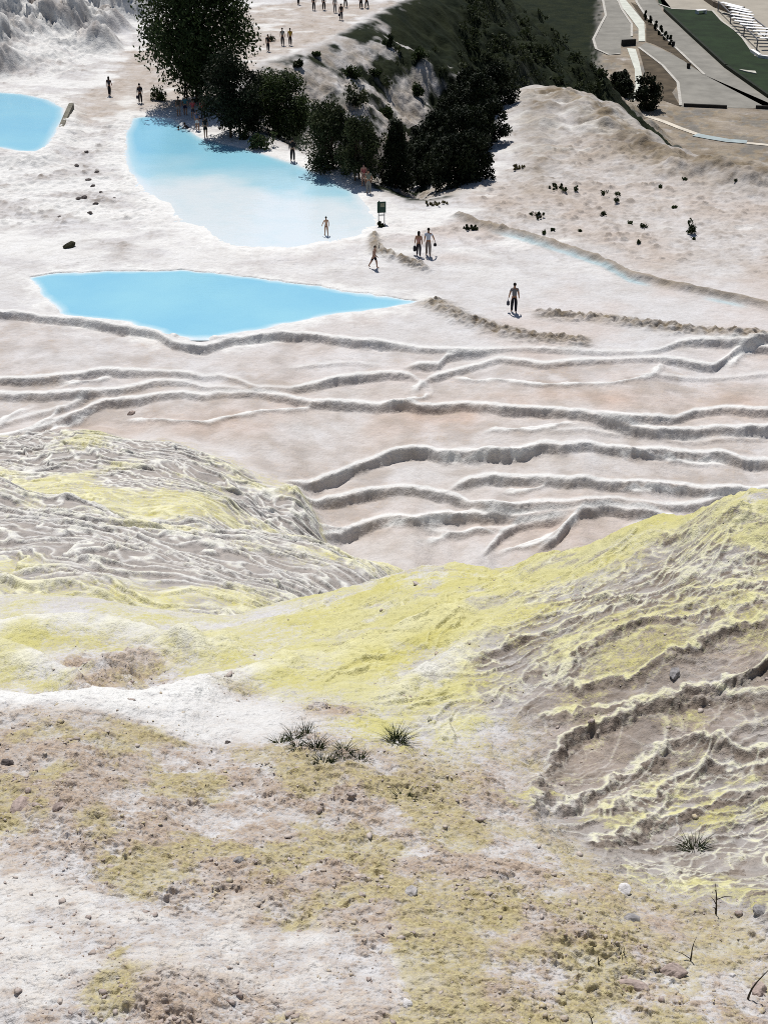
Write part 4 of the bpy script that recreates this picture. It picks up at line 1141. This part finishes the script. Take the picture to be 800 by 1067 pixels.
    # far end of the path
    person(279.5, 53, 1.66, 175, 'dark walker left of the pair on the far pale path', pose=walk, shirt=blk, trousers=dk)
    person(294.5, 47, 1.72, 180, 'walker in white-striped dark top beside the one in yellow', pose=stand, shirt=(0.20, 0.21, 0.20), trousers=dk)
    person(302.5, 47, 1.70, 180, 'walker in yellow vest and dark trousers on the far path', pose=walk, shirt=(0.35, 0.23, 0.03), trousers=(0.03, 0.02, 0.02))
    e = person(355.5, 20.5, 1.72, 185, 'dark walker with a bag close to the cliff edge path', pose=stand, shirt=blk, trousers=(0.03, 0.03, 0.04))
    bag(e, 1, 0.24, 0.24, 'dark bag held by the walker near the cliff edge', (0.02, 0.02, 0.03))
    for i, (px, py, col, tr, lab) in enumerate([(311, 4, (0.03, 0.03, 0.07), blk, 'bluish dark figure leftmost in the row at the top edge'), (327, 10, blk, dk, 'dark figure second from left in the row at the top edge'),
                              (337.5, 10, dk, blk, 'dark figure in the middle of the row at the top edge'), (349, 12.5, (0.34, 0.34, 0.33), (0.2, 0.2, 0.2), 'figure in light grey clothes in the row at the top edge'),
                              (360, 7, blk, blk, 'black figure right of the grey one at the top edge'), (376, 8, dk, blk, 'dark figure left of the pair at the right end of the top row'), (382, 8, blk, dk, 'black figure at the far right end of the top row')]):
        person(px, py, 1.7, 170 + 9 * i, lab, 'people in a row at the top of the path', pose=stand if i % 2 else walk, shirt=col, trousers=tr)
# ------------------------------------------------------------------ placing everything
MAT = {}
def vegetation():
    MAT['leaf'] = foliage('dark_leaves', (0.026, 0.042, 0.014, 1), (0.065, 0.09, 0.028, 1), 0.3)
    MAT['leaf_pale'] = foliage('olive_leaves', (0.03, 0.042, 0.016, 1), (0.06, 0.07, 0.03, 1))
    MAT['leaf_dark'] = foliage('pine_needles', (0.012, 0.018, 0.008, 1), (0.022, 0.030, 0.012, 1), 0.12)
    MAT['bark'] = plain('bark', (0.07, 0.05, 0.035, 1), 0.35, 5, 0.95, 0.02)
    MAT['grass'] = foliage('tuft_grass', (0.030, 0.050, 0.016, 1), (0.10, 0.115, 0.04, 1), 0.25)
    MAT['drygrass'] = foliage('dry_grass', (0.08, 0.075, 0.03, 1), (0.20, 0.17, 0.08, 1), 0.2)
    MAT['twig'] = plain('twig', (0.05, 0.042, 0.03, 1), 0.35, 40, 0.9)
    P = (MAT['leaf_pale'], MAT['bark']); D = (MAT['leaf_dark'], MAT['bark'])
    tree(208, 105, 12.8, 9.2, 'tallest broad dark green tree shading the group beside the upper pool', None, 'spread', 1, 0.14, 32000, 0.17, 1, nclump=190)
    tree(243, 141, 6.6, 4.5, 'egg-shaped dark tree on three thin trunks at the pool rim', None, 'egg', 3, 0.13, 14000, 0.12, 2, nclump=70, mats=D)
    tree(290, 142, 5.2, 6.2, 'wide bushy dark tree right of the three-trunked tree', None, 'round', 1, 0.15, 14000, 0.13, 3, nclump=70)
    tree(341, 175, 5.2, 4.0, 'loose olive green tree behind the person in black on the rim', None, 'round', 2, 0.08, 9000, 0.12, 4, nclump=50, mats=P)
    tree(372, 187, 4.6, 3.2, 'bushy tree directly behind the two people at the end of the rim', None, 'round', 2, 0.05, 8000, 0.11, 5, nclump=40, mats=P)
    tree(412, 195, 4.8, 3.0, 'conical dark tree just above the green signboard', None, 'cone', 1, 0.05, 9000, 0.12, 6, nclump=50, mats=D)
    lab = 'dark dense tree in the grove filling the ravine'
    for i, (px, py, h, w) in enumerate([(446, 190, 3.8, 3.6), (468, 194, 3.6, 3.8), (490, 186, 3.4, 3.2), (436, 172, 3.4, 3.0), (458, 166, 3.8, 3.4), (486, 160, 3.8, 3.6), (508, 150, 3.4, 3.0),
                                        (470, 138, 4.0, 3.8), (498, 128, 4.0, 3.8), (517, 110, 3.6, 3.0), (488, 106, 3.8, 3.4)]):
        tree(px, py, h, w, lab, 'grove of dark trees in the ravine', 'round', 1, 0.04, 6500, 0.14, 20 + i, nclump=40, mats=D, name='ravine_tree')
    lab = 'low dark shrub on the steep bank below the far path'
    for i, (px, py, w, h) in enumerate([(372, 110, 2.4, 2.0), (368, 80, 1.8, 1.5), (404, 124, 1.8, 1.4), (335, 126, 1.6, 1.2), (392, 78, 1.4, 1.0), (436, 100, 1.6, 1.3),
                                        (312, 70, 0.9, 0.7), (405, 48, 1.4, 1.0), (438, 60, 1.6, 1.2), (388, 152, 1.8, 1.5), (412, 150, 1.6, 1.4), (330, 58, 0.8, 0.5)]):
        bush(px, py, w, h, lab, 'shrubs on the ravine bank', 40 + i, 700, 0.16, P if i % 3 == 0 else None)
    bush(272, 154, 2.0, 1.5, 'low rounded dark bush on pool rim under the wide tree', None, 60, 700, 0.14)
    bush(256, 145, 0.9, 0.9, 'small dark bush right beside the three thin trunks', None, 61, 300, 0.1)
    bush(165, 104.5, 1.3, 1.2, 'round dark bush on the tan path left of the big tree', None, 62, 700, 0.12)
    bush(282, 43, 0.9, 0.7, 'tiny dark bush at the corner of the far path edge', None, 63, 200, 0.1)
    lab = 'small dark shrub dotted on the pale ground above the water channel'
    for i, (px, py, w) in enumerate([(628, 204, 1.0), (642, 212, 1.0), (628, 225, 0.9), (643, 203, 0.8), (688, 195, 0.9), (713, 188, 0.8), (766, 189, 0.6), (702, 216, 0.8), (670, 237, 1.0),
                                     (665, 254, 0.7), (600, 200, 0.8), (588, 200, 0.9), (656, 233, 0.7), (723, 249, 0.4), (604, 241, 0.5), (576, 241, 0.6), (566, 244, 0.8)]):
        bush(px, py, w * 0.48, w * 0.34, lab, 'shrubs dotted over the right hand plateau', 70 + i, 160, 0.07, parts=w > 0.85)
    bush(720, 243, 0.55, 0.9, 'small upright conical shrub, tallest of those dotted on the pale ground', None, 95, 260, 0.09)
    for i, (px, py, w, lab) in enumerate([(560, 226, 2.0, 'low dark mat of scrub left of the dotted shrubs'), (578, 196, 1.6, 'flat olive scrub at the left end of the pale upper ground'), (455, 213, 2.0, 'olive scrub patch right of the conical tree'),
                                    (490, 238, 1.8, 'olive scrub clump at the head of the water channel'), (540, 176, 2.0, 'dry scrub patch on the bank right of the grove'), (398, 236, 0.8, 'dark leafy clump standing in for the shadow at the foot of the signboard')]):  # last clump is added in place of the sign's cast shadow
        bush(px, py, w * 0.7, 0.26, lab, None, 110 + i, 500, 0.08, (MAT['drygrass'] if i in (2, 4) else MAT['leaf_pale'], MAT['bark']))

    # the near slope: tufts and dead stalks
    g = 'grass tufts in a loose patch on yellow crust'
    for i, (px, py, r, h, n, lab) in enumerate([(292, 773, 0.106, 0.072, 60, 'thin flat grass tuft at the left end of the patch'), (306, 769, 0.099, 0.120, 60, 'upright grass tuft behind the left end of the patch'),
            (319, 766, 0.079, 0.132, 50, 'tall thin grass tuft at the top of the patch'), (309, 783, 0.079, 0.072, 50, 'small tuft below the upright one in the patch'), (330, 784, 0.099, 0.156, 90, 'tallest dark grass tuft in the middle of the patch'),
            (338, 797, 0.106, 0.090, 90, 'dense dark tuft at the bottom of the patch'), (358, 790, 0.106, 0.096, 80, 'dense dark tuft right of the bottom one'), (375, 794, 0.112, 0.096, 70, 'spiky tuft at the right end of the patch')]):
        tuft(px, py, r, h, n, lab, g, i)
    tuft(413, 777, 0.145, 0.120, 170, 'full dark green grass tuft standing alone right of the patch', None, 11)
    tuft(420, 834, 0.145, 0.030, 40, 'sparse flattened grass on a grey bare patch', None, 12)
    tuft(448, 752, 0.033, 0.072, 12, 'tiny thin grass tuft on yellow crust above the others', None, 13)
    tuft(724, 883, 0.132, 0.114, 110, 'dark spiky tuft among the rimstone at right', None, 14, spread=0.6)
    tuft(648, 1000, 0.033, 0.060, 10, 'tiny dark sprig near the lower right', None, 15)
    stalk(745, 957, .28, 'upright dead stalk with a side branch in the lower right', [(0.5, 0.35, 0, 0.1), (0.35, -0.14, 0.05, 0.2), (0.15, 0.2, -.05, -.1), (0.67, -0.06, 0, 0.12), (.17, -.1, 0, .12)], 1, (-0.12, 0.05), r=0.006)
    stalk(719, 1003, .2, 'thin brown stalk left of the leaning stick', [(0.33, -0.5, 0.1, 0.25), (0.1, 0.35, 0, 0.0)], 2, (0.08, 0.05), r=0.005)
    stalk(779, 1041, .28, 'pale stick leaning right at the lower right corner', [(0.15, 0.25, -.1, .02)], 3, (0.55, 0.1), MAT['twig'], 0.006)
    stalk(624, 1003, .09, 'short dark stub of a stalk in crusty soil', [(0.5, 0.2, 0, 0.3)], 4, (-0.1, 0), r=0.006)
    stalk(618, 1060, .13, 'thin bent stalk at the bottom edge', [(0.5, 0.15, 0, 0.2)], 5, (-0.35, 0), r=0.004)
    # stones
    S1 = plain('grey_stone', (0.24, 0.23, 0.23, 1), 0.4, 25, 0.9, 0.01); S2 = plain('dark_stone', (0.10, 0.085, 0.08, 1), 0.4, 25, 0.9, 0.01)
    S3 = plain('chalky_stone', (0.58, 0.56, 0.55, 1), 0.2, 25, 0.9, 0.01); S4 = plain('mauve_stone', (0.33, 0.265, 0.235, 1), 0.35, 25, 0.9, 0.01)
    stone(249, 904, .045, .035, .032, 'dark stone with pale top, alone on the yellow-brown soil', S1, 1)
    stone(8, 798, .055, .045, .035, 'dark stone at the left edge of the slope', S2, 2)
    stone(428, 934, .05, .04, .03, 'pale grey lump of rock among the clods', plain('pale_rock', (0.40, 0.38, 0.37, 1), 0.3, 25, 0.9, 0.01), 3)
    stone(22, 842, .10, .06, .03, 'flat mauve stone near the left edge', S4, 4)
    stone(62, 846, .05, .04, .03, 'small mauve stone right of the flat mauve one', S4, 5)
    stone(424, 1048, .04, .03, .02, 'small white pebble at the bottom centre', S3, 6)
    stone(650, 936, .06, .045, .035, 'pale chalk lump in the brown hollow', S3, 7)
    stone(657, 962, .06, .05, .03, 'grey lump below the pale chalk lump', S1, 8)
    stone(790, 958, .055, .045, .035, 'rounded grey stone at the right edge', S1, 9)
    stone(763, 1018, .022, .02, .018, 'tiny white pebble left of the leaning stick', S3, 10)
    stone(790, 1033, .06, .05, .045, 'mauve stone at the foot of the leaning stick', S4, 11)
    stone(700, 1015, .10, .06, .05, 'dark reddish clod beside the thin brown stalk', S4, 12)
    stone(660, 1025, .09, .06, .045, 'broad mauve clod left of the dark reddish one', S4, 13)
    stone(702, 711, .09, .05, .035, 'grey stone on the brownish terrace of the right hill', S1, 14)
    stone(237, 769, .03, .025, .02, 'small dark stone on the white crest', S2, 15)
    stone(137, 431, .25, .18, .14, 'small brown stone on the dry basin floor', S4, 16)
    stone(73, 257, .5, .32, .28, 'dark olive boulder on white ground between the pools', plain('lichen_stone', (0.035, 0.033, 0.018, 1), 0.4, 4, 0.9, 0.02), 17, name='boulder')
    lab = 'small dark rock among the pocked white ground left of the upper pool'
    for i, (px, py, s) in enumerate([(92, 188, .3), (97, 194, .22), (88, 208, .35), (100, 213, .25), (82, 209, .25), (105, 201, .2), (94, 222, .25), (62, 226, .2), (101, 180, .2), (90, 160, .3), (119, 206, .15), (80, 174, .25)]):
        stone(px, py, s, s * .7, s * .5, lab, S2, 30 + i, 'rocks on the pocked white ground')

def furniture():
    # signboard beside the pool
    p = hit(397.5, 233); z = float(top(p[0], p[1])[0]); r = tag(empty('signboard', (p[0], p[1], z), 0.15), 'dark green signboard on two pale legs at the end of the pool', 'sign'); r.scale = (0.82, 0.82, 0.8)
    gm, pm, wm = plain('board_green', (0.018, 0.045, 0.035, 1), 0.2, 4, 0.6), plain('board_panel', (0.16, 0.17, 0.12, 1), 0.5, 9, 0.6), plain('pale_post', (0.42, 0.42, 0.42, 1), 0.2, 6, 0.7)
    MB().box((0, 0, 1.42), (0.72, 0.07, 0.95)).build('board', gm, r); MB().box((0.06, -0.045, 1.62), (0.36, 0.012, 0.34)).build('panel', pm, r)
    MB().box((-0.2, 0.0, 1.93), (0.10, 0.07, 0.10)).build('finial', gm, r)
    for s in (-0.24, 0.24): MB().tube([(s, 0.06, -0.2), (s, 0.06, 1.85)], 0.045, 8).build('leg', wm, r, True)
    MB().box((0, 0.06, 0.72), (0.48, 0.04, 0.10)).build('crossbar', wm, r)
    # retaining wall of the left pool: a wedge that gains height away from the viewer
    a, b = on_plane(58.5, 152, 0), on_plane(78, 119, 0); n = np.array([b[1] - a[1], a[0] - b[0]]); n /= np.linalg.norm(n)
    mb = MB(); t = 0.4
    v = []
    for q, h in ((a, 0.08), (a * .35 + b * .65, 0.75), (b, 1.0)):
        for off, lo in ((0, 0), (-t, 0)):
            for zz in (-0.5, h): v.append((q[0] + n[0] * off, q[1] + n[1] * off, zz))
    f = []
    for i in (0, 1):
        k = i * 4; f += [(k, k + 4, k + 5, k + 1), (k + 2, k + 3, k + 7, k + 6), (k + 1, k + 5, k + 7, k + 3), (k, k + 2, k + 6, k + 4)]
    f += [(0, 1, 3, 2), (8, 10, 11, 9)]
    o = mb.add(v, f).build('retaining_wall', plain('grey_concrete', (0.16, 0.15, 0.12, 1), 0.35, 3, 0.95, 0.02)); tag(o, 'grey wedge-shaped retaining wall at the right corner of the left pool', 'wall')  # even dark grey concrete, mottled at random

def valley():
    Z = -50.0
    def sheet(name, pts, mat, dz, kind='structure'):
        P = plane_poly(pts, Z); mb = MB(); mb.add([(x, y, Z + dz) for x, y in P], [tuple(range(len(P)))])
        bm = bmesh.new()
        vs = [bm.verts.new((x, y, Z + dz)) for x, y in P]; fc = bm.faces.new(vs); bm.normal_update()
        if fc.normal.z < 0: fc.normal_flip()
        bmesh.ops.triangulate(bm, faces=[fc])
        me = bpy.data.meshes.new(name); bm.to_mesh(me); bm.free(); me.materials.append(mat)
        o = bpy.data.objects.new(name, me); COL.objects.link(o); o['kind'] = kind; return o
    asph = plain('worn_asphalt', (0.225, 0.215, 0.19, 1), 0.18, 0.25, 0.95); lawn = plain('lawn', (0.012, 0.024, 0.008, 1), 0.35, 0.25, 0.95)
    soil = plain('dry_bank', (0.075, 0.058, 0.038, 1), 0.4, 0.3, 0.95); can = plain('canal_concrete', (0.52, 0.53, 0.47, 1), 0.15, 0.4, 0.9); plaza = plain('plaza_paving', (0.33, 0.30, 0.25, 1), 0.1, 0.2, 0.95)
    sheet('road', [(632,-14),(628,0),(631,16),(625,27),(618,41),(621,51),(634,57),(646,56),(647,48),(662,44),(658,38),(658,25),(648,10),(638,-14)], asph, 0.06)
    sheet('road', [(665,49),(673,44),(690,51),(712,63),(734,78),(720,65),(701,47),(690,35),(671,14),(663,2),(660,-14),(678,-14),(683,0),(690,11),(720,38),(756,71),(800,102),(900,165),(900,150),(800,113),(760,112),(709,111),(706,86),(690,68)], asph, 0.06)
    sheet('canal', [(636,-14),(642,0),(657,19),(665,30),(665,43),(672,43),(671,23),(662,12),(652,0),(648,-14)], can, 0.14)
    sheet('canal', [(653,50),(662,51),(666,65),(669,80),(668,93),(661,105),(657,104),(662,91),(661,72)], can, 0.14)
    sheet('field', [(665,50),(690,68),(707,86),(700,96),(709,111),(690,104),(674,84),(669,64)], soil, 0.05)
    sheet('field', [(657,2),(664,5),(671,14),(690,35),(701,47),(732,77),(700,55),(682,46),(673,43),(673,25)], soil, 0.05)
    sheet('lawn', [(684,-10),(686,4),(700,9),(742,11),(752,22),(766,32),(774,40),(786,58),(800,62),(900,110),(900,160),(800,100),(756,69),(720,36),(692,10)], lawn, 0.10)
    sheet('plaza', [(690,-30),(686,4),(700,9),(742,11),(752,22),(766,32),(774,40),(786,58),(900,110),(900,-30)], plaza, 0.05)
    # low walls along the lot, kerb of the lawn
    wm = plain('dark_wall', (0.03, 0.028, 0.025, 1), 0.3, 1, 0.95)
    def wall(pts, h, w, name, label, mat, cat='wall'):
        P = plane_poly(pts, Z); mb = MB()
        for i in range(len(P) - 1):
            a, b = P[i], P[i + 1]; d = b - a; L = np.linalg.norm(d); c = (a + b) / 2
            mb.box((c[0], c[1], Z + h / 2), (L + (w if i else 0), w, h), math.atan2(d[1], d[0]))
        return tag(mb.build(name, mat), label, cat)
    wall([(712,110.5),(757,112.5)], 0.7, 0.6, 'low_wall', 'long dark low wall along the bottom of the grey lot', wm)
    wall([(787,112.5),(830,115)], 0.7, 0.6, 'low_wall', 'dark low wall at the right edge of the grey lot', wm)
    wall([(692,11),(720,37.5),(756,70.5),(800,101.5)], 0.9, 0.7, 'clipped_hedge', 'dark clipped edge hedge between the lawn and the grey road', MAT['leaf_dark'], 'hedge')
    wall([(783,54),(792,60),(806,62)], 0.8, 0.9, 'low_wall', 'white low wall at the corner of the lawn', plain('white_wall', (0.72, 0.72, 0.72, 1), 0.08, 1))
    wall([(732,-2),(745,7),(758,12),(773,12)], 1.6, 1.2, 'low_wall', 'curved brownish wall beside the pale plaza', plain('brown_wall', (0.16, 0.13, 0.10, 1), 0.25, 1))
    wall([(647.5,47.5),(661.5,46.5)], 1.6, 0.8, 'low_wall', 'dark culvert wall crossing the canal', wm)
    # pale footpath and trickle of water down in the valley
    def ribbon(name, pts, w, mat, dz):
        P = plane_poly(pts, Z); L, R = [], []
        for i, p in enumerate(P):
            d = P[min(i + 1, len(P) - 1)] - P[max(i - 1, 0)]; n = np.array([-d[1], d[0]]) / np.linalg.norm(d) * w / 2
            L.append(p + n); R.append(p - n)
        mb = MB(); v = [(q[0], q[1], Z + dz) for q in L + R]; k = len(P)
        o = mb.add(v, [(k + i, k + i + 1, i + 1, i) for i in range(k - 1)]).build(name, mat); o['kind'] = 'structure'
    ribbon('footpath', [(655,113),(668,119),(690,126),(710,134),(730,141),(752,146),(779,149),(830,154)], 1.5, plain('pale_path', (0.55, 0.50, 0.42, 1), 0.2, 0.5), 0.1)
    ribbon('stream', [(724,140.5),(740,143.5),(758,146.5),(778,148)], 2.6, plain('pale_stream', (0.36, 0.41, 0.40, 1), 0.15, 0.4, 0.3), 0.14)
    km = plain('kerb_stone', (0.42, 0.40, 0.36, 1), 0.2, 1)
    for pts in ([(660,-14),(663,2),(671,14),(690,35),(701,47),(720,65),(734,78)], [(665,49),(690,68),(706,86),(709,110)], [(628,0),(631,16),(625,27),(618,41),(621,51),(634,57),(646,56)], [(658,38),(658,25),(648,10),(638,-14)], [(748,12),(771,18),(803,43)], [(686,4),(700,9),(742,11),(752,22),(766,32),(774,40),(783,53)]):
        ribbon('kerb', pts, 0.7, km, 0.2)
    # louvred white roof
    P = [at for at in plane_poly([(749,13),(771,19),(802,43),(802,57),(786,50),(776,39),(763,32)], Z)]
    A, B, C_, D = [np.array(on_plane(px, py, Z)) for px, py in ((747,11),(769,17),(812,52),(789,53))]
    r = tag(empty('louvre_roof', (A[0], A[1], Z), 0), 'long white slatted roof stepping down beside the dark lawn', 'pergola')
    off = Vector((-A[0], -A[1], 0)); sl, fr = MB(), MB(); wt = plain('white_slat', (0.78, 0.78, 0.78, 1), 0.05, 1); gm = plain('grey_frame', (0.16, 0.16, 0.17, 1), 0.2, 1)
    n = 12
    for i in range(n):
        t = (i + 0.5) / n; a = A + (D - A) * t; b = B + (C_ - B) * t; sh = 1.2 * math.sin(t * 9)
        d = b - a; L = np.linalg.norm(d); c = (a + b) / 2 + np.array([sh, 0])
        sl.box((c[0] + off.x, c[1] + off.y, 3.0), (L, 1.6, 0.12), math.atan2(d[1], d[0]))
    sl.build('slats', wt, r)
    for e0, e1 in ((A, D), (B, C_)):
        d = e1 - e0; fr.box(((e0 + e1)[0] / 2 + off.x, (e0 + e1)[1] / 2 + off.y, 2.8), (np.linalg.norm(d), 0.3, 0.25), math.atan2(d[1], d[0]))
    fr.build('frame', gm, r)
    for e0, e1 in ((A, D), (B, C_)):
        for t in (0.02, 0.35, 0.68, 0.98):
            q = e0 + (e1 - e0) * t; MB().box((q[0] + off.x, q[1] + off.y, 1.35), (0.3, 0.3, 2.7)).build('post', gm, r)
    # white objects on the lawn, bins on the road
    p = on_plane(730, 14, Z); r = tag(empty('garden_table', (p[0], p[1], Z + 0.1), 0.3), 'small white table with two end supports on the dark lawn', 'table')
    wt2 = plain('white_paint', (0.75, 0.75, 0.75, 1), 0.05, 1)
    MB().box((0, 0, 1.0), (3.2, 1.6, 0.16)).build('tabletop', wt2, r)
    for s in (-1.3, 1.3): MB().box((s, 0, 0.46), (0.4, 1.5, 0.92)).build('leg', wt2, r)
    p = on_plane(779, 75, Z); r = tag(empty('stone_slab', (p[0], p[1], Z + 0.1), -0.5), 'pale angular slab lying on the lawn near the road', 'slab')
    MB().prism([(-2.6, 0.8), (-0.4, -0.6), (2.6, -1.6), (1.6, 0.9), (0.2, 0.7)], 0, 0.3).build('slab', plain('pale_slab', (0.45, 0.44, 0.38, 1), 0.15, 1), r)
    for px, py, lab in ((701, 48, 'dark bin at the end of the grassy divider on the upper road'), (717, 71, 'dark bin standing on the lower grey road')):
        p = on_plane(px, py, Z); r = tag(empty('litter_bin', (p[0], p[1], Z + 0.06), 0), lab, 'bin', 'dark bins on the road')
        MB().tube([(0, 0, 0), (0, 0, 1.1)], [0.42, 0.5], 12).build('body', wm, r, True); MB().tube([(0, 0, 1.1), (0, 0, 1.22), (0, 0, 1.3)], [0.55, 0.5, 0.2], 12).build('lid', wm, r, True)
    for i, (px, py, h, w, lab) in enumerate([(672, 114, 8.0, 6.5, 'dense dark tree at the fork of the canal in the valley'), (650, 100, 4, 5, 'dark bush left of the lower canal'), (646, 90, 4, 5, 'dark bush on the bank above the canal fork')]):
        p = on_plane(px, py, Z)
        tree(px, py, h, w, lab, None, 'round', 1, 0.06, 2600, 0.4, 300 + i, nclump=40, name='valley_tree', mats=(MAT['leaf_dark'], MAT['bark']), sink=0.3)
    lab = 'small dark tree in the row on the bank between the roads'
    for i, (px, py) in enumerate([(672, 20), (677, 25), (683, 31), (688, 36), (693, 41), (698, 46)]):
        tree(px, py, 2.6, 1.6, lab, 'row of small trees between the roads', 'cone', 1, 0.05, 240, 0.3, 320 + i, nclump=10, name='valley_tree', mats=(MAT['leaf_dark'], MAT['bark']), sink=0.1)

def scrub():
    """scrub covering the dark bank"""
    rng = np.random.default_rng(5); V, F, k = [], [], 0
    for px0, px1, py0, py1, n in ((480, 655, -5, 112, 420), (265, 470, 45, 170, 60)):
        pxs = rng.uniform(px0, px1, n); pys = rng.uniform(py0, py1, n)
        P = np.array([hit(a, b) for a, b in zip(pxs, pys)])
        sd = poly_dist(P[:, 0], P[:, 1], PLATEAU); zz, M = surface(P[:, 0], P[:, 1])
        ok = (sd < -1.5) & (M['veg'] > 0.5) & (zz > -49.5)
        for (x, y, _), z in zip(P[ok], zz[ok]):
            s = (0.35 + 0.8 * rng.random() ** 2) * (y / 190.0) ** 0.7; c = rng.normal(size=(6, 3)) * np.array([.5, .5, .2]) * s; c[:, 2] = np.abs(c[:, 2]) + 0.15 * s
            v, f = leaf_cloud(rng, c, np.full(6, 0.5 * s), 60, 0.24 * s, 0.2)
            V.append(v + np.array([x, y, z])); F.append(f + k); k += len(v)
    o = mesh_np('scrub', np.concatenate(V), np.concatenate(F), MAT['leaf_pale']); o['kind'] = 'stuff'

def clods():
    """crumbs and clods of crust strewn over the bare soil"""
    rng = np.random.default_rng(11); n = 42000
    Y = 4.6 + (14.5 - 4.6) * rng.random(n) ** 1.15; a = rng.uniform(-0.5, 0.5, n); x = a * Y
    z, M = surface(x, Y)
    pt = sstep(-0.25, 0.55, fbm(x / 0.7, Y / 0.8, 4, 203) + 0.25 * M['dirt']) * (0.15 + 0.85 * M['dirt']) * (1 - 0.75 * M['rim']) * (1 - 0.8 * M['yellow']) * (1 - 0.6 * M['grey'])
    ok = rng.random(n) < pt * 0.42 + 0.004
    x, Y, z = x[ok], Y[ok], z[ok]; m = len(x); print('clods', m)
    base = []
    for k in range(10):
        bm = bmesh.new(); bmesh.ops.create_icosphere(bm, subdivisions=2 if k < 0 else 1, radius=1)
        C = np.array([v.co for v in bm.verts]); F = np.array([[v.index for v in f.verts] for f in bm.faces]); bm.free()
        for _ in range(4):
            d = rng.normal(size=3); d /= np.linalg.norm(d); e = np.maximum(C @ d - 0.5, 0); C = C - e[:, None] * d
        base.append(C * (1 + 0.28 * rng.normal(size=(len(C), 1))))
    nv = len(base[0]); V = np.empty((m, nv, 3)); 
    sz = np.minimum(0.0055 * (1 + rng.pareto(2.4, m)), 0.024) * (0.7 + Y / 16)
    tone = np.repeat(rng.random(m), nv)
    for i in range(m):
        c = base[i % 10]; t = rng.random() * 6.28; co, si = math.cos(t), math.sin(t)
        p = c * np.array([1.35, 0.9, 0.42 + 0.25 * rng.random()]) * sz[i]
        V[i, :, 0] = p[:, 0] * co - p[:, 1] * si + x[i]; V[i, :, 1] = p[:, 0] * si + p[:, 1] * co + Y[i]; V[i, :, 2] = p[:, 2] + z[i] + 0.05 * sz[i]
    F = (F[None] + (np.arange(m) * nv)[:, None, None]).reshape(-1, 3)
    T = NT('clod_crust'); P = T.coord(); t = T.attr('tone'); nn = T.noise(P, 60, 3)
    col = T.mix(T.ramp(t, 0.2, 0.9), (0.27, 0.20, 0.17, 1), (0.52, 0.45, 0.39, 1)); col = T.mix(T.ramp(T.noise(P, 1.2, 3), 0.5, 0.62), col, (0.47, 0.39, 0.19, 1))
    T.bump(nn, 0.5, 0.01); T.done(T.mix(T.ramp(nn, 0.3, 0.7), col, (0.45, 0.40, 0.37, 1)), 0.95, 0.1)
    o = mesh_np('soil_clods', V.reshape(-1, 3), F, T.m); o['kind'] = 'stuff'
    at = o.data.attributes.new('tone', 'FLOAT', 'POINT'); at.data.foreach_set('value', tone.astype(np.float32))
# ------------------------------------------------------------------ build
lights()
crowd()
vegetation()
furniture()
valley()
scrub()
clods()
WM = water_material()
pool('pool_water', POOL_LOW, -0.06, 0.3, WM)
pool('pool_water', POOL_UP, -0.06, 0.4, WM)
pool('pool_water', POOL_LEFT, 0.44, 0.4, WM)
pans = ground_material('crust_pans', 0.14, 0.22, 0.38)
build_ground({'hillside_ground': ground_material('crust_near', 1.0, 0.034, 0.75), 'travertine_mounds': ground_material('crust_mounds', 0.28, 0.12, 0.5),
              'travertine_terraces': pans, 'plateau_ground': pans, 'valley_ground': ground_material('soil_valley', 0.04, 0.6, 0.6)})
